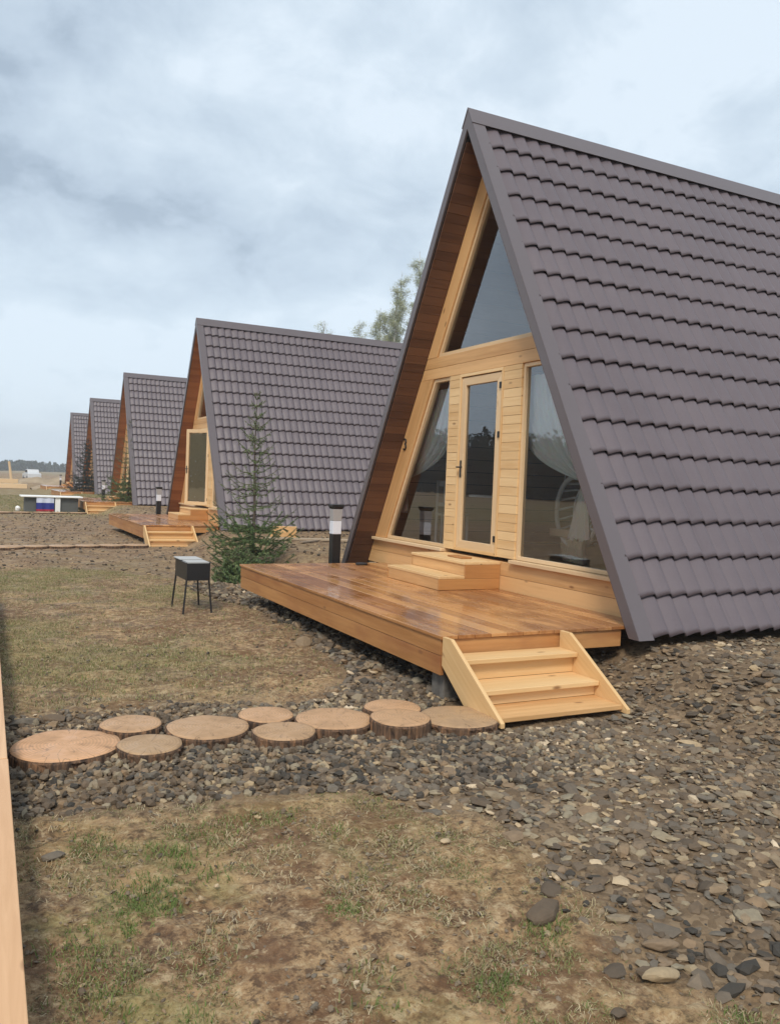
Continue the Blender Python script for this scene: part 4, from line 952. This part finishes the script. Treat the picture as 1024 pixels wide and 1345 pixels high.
mb = MB(); mb.tube([(0, 0, -.1), (-.30, 0, 2.1)], [.12, .09], 8); o = mb.build('wooden_post', M['pine_pale'], None, origin=(0, 0, 0)); o.location = (-1.45, 66.7, -.49); tag(o, 'leaning pale wooden post standing in the field at the left edge', 'post')
def car():
    O = (2.9, 112, -.45); root = empty('parked_car', O, .12); bw = mat('car_paint', (.62, .63, .64), .3)
    mb = MB(); mb.yz([(-2.0, .3), (2.0, .3), (2.05, .75), (1.9, .88), (.9, .95), (-1.2, .95), (-2.0, .88)], -.82, .82); mb.yz([(-1.1, .951), (.85, .951), (.45, 1.42), (-.85, 1.42)], -.70, .70)
    mb.build('body', bw, root, bevel=.05)
    mb = MB(); mb.yz([(-.98, 1.0), (.72, 1.0), (.4, 1.34), (-.78, 1.34)], -.71, .71); mb.build('window', M['black'], root)
    for sx_ in (-1, 1):
        for yy in (-1.25, 1.25):
            mb = MB(); mb.tube([(sx_*.62, yy, .3), (sx_*.84, yy, .3)], .3, 16); mb.build('wheel', M['black'], root)
    tag(root, 'small whitish car parked far off in the field', 'car')
car()
# offcuts and planks between the first two cabins
def plank(a, b, w, h, label, m_='weathered'):
    mb = MB(); mb.beam(a, b, w, h); o = mb.build('plank', M[m_], None, origin=((a[0]+b[0])/2, (a[1]+b[1])/2, a[2]-h/2), bevel=.003); tag(o, label, 'plank')
gz = lambda x, y: float(G(x, y))
plank((.55, 8.2, gz(1, 8)+.04), (2.3, 7.7, gz(2, 8)+.04), .18, .04, 'grey plank on the ground behind the spruce sapling')
plank((.85, 8.7, gz(1, 8)+.15), (1.35, 8.5, gz(1.4, 8.5)+.15), .22, .22, 'short pale timber block behind the spruce sapling', 'pine')
plank((1.0, 7.3, gz(1, 7)+.03), (2.4, 8.6, gz(2.4, 8.6)+.03), .08, .03, 'thin slanting lath on the ground left of the near lamp')
# ------------------------------------------------------------------ boardwalk the photograph was taken from
def boardwalk():
    O = (-5.0, -5.2, -.49); root = empty('boardwalk', O, -.019); zt = -.30; x1 = -4.688
    mb = MB(); y = -9.2
    for L1 in (3.0, 2.55, 3.4, 2.9):
        for k in range(4): mb.box((x1-.148*(k+1)+.004, y, zt-.04), (x1-.148*k+random.uniform(-.002, .002), y+L1-.004, zt+random.uniform(-.002, .002)), (0, 1, 0))
        y += L1
    mb.build('deck_boards', M['rail'], root, origin=O, bevel=.004)
    for xx in (x1-.06, x1-.52):
        mb = MB(); mb.box((xx-.025, -9.1, -.56), (xx+.025, 2.5, zt-.042), (0, 1, 0)); mb.build('joist', M['weathered'], root, origin=O)
    tag(root, 'low pale pine boardwalk whose edge runs along the left side of the photo', 'boardwalk')
boardwalk()

# ------------------------------------------------------------------ air: pale even haze fading the far forest
def haze():
    mb = MB(); mb.box((-760, -760, -3.5), (760, 760, 30)); m = bpy.data.materials.new('haze_air'); m.use_nodes = True; n = m.node_tree.nodes; n.clear()
    o_ = n.new('ShaderNodeOutputMaterial'); v = n.new('ShaderNodeVolumePrincipled'); v.inputs['Color'].default_value = (.86, .92, 1, 1); v.inputs['Density'].default_value = .0010; v.inputs['Anisotropy'].default_value = .2
    m.node_tree.links.new(v.outputs[0], o_.inputs['Volume']); o = mb.build('haze', m); tag(o, 'thin pale haze in the air over the field', 'haze', kind='stuff')
haze()
scn.cycles.volume_bounces = 1
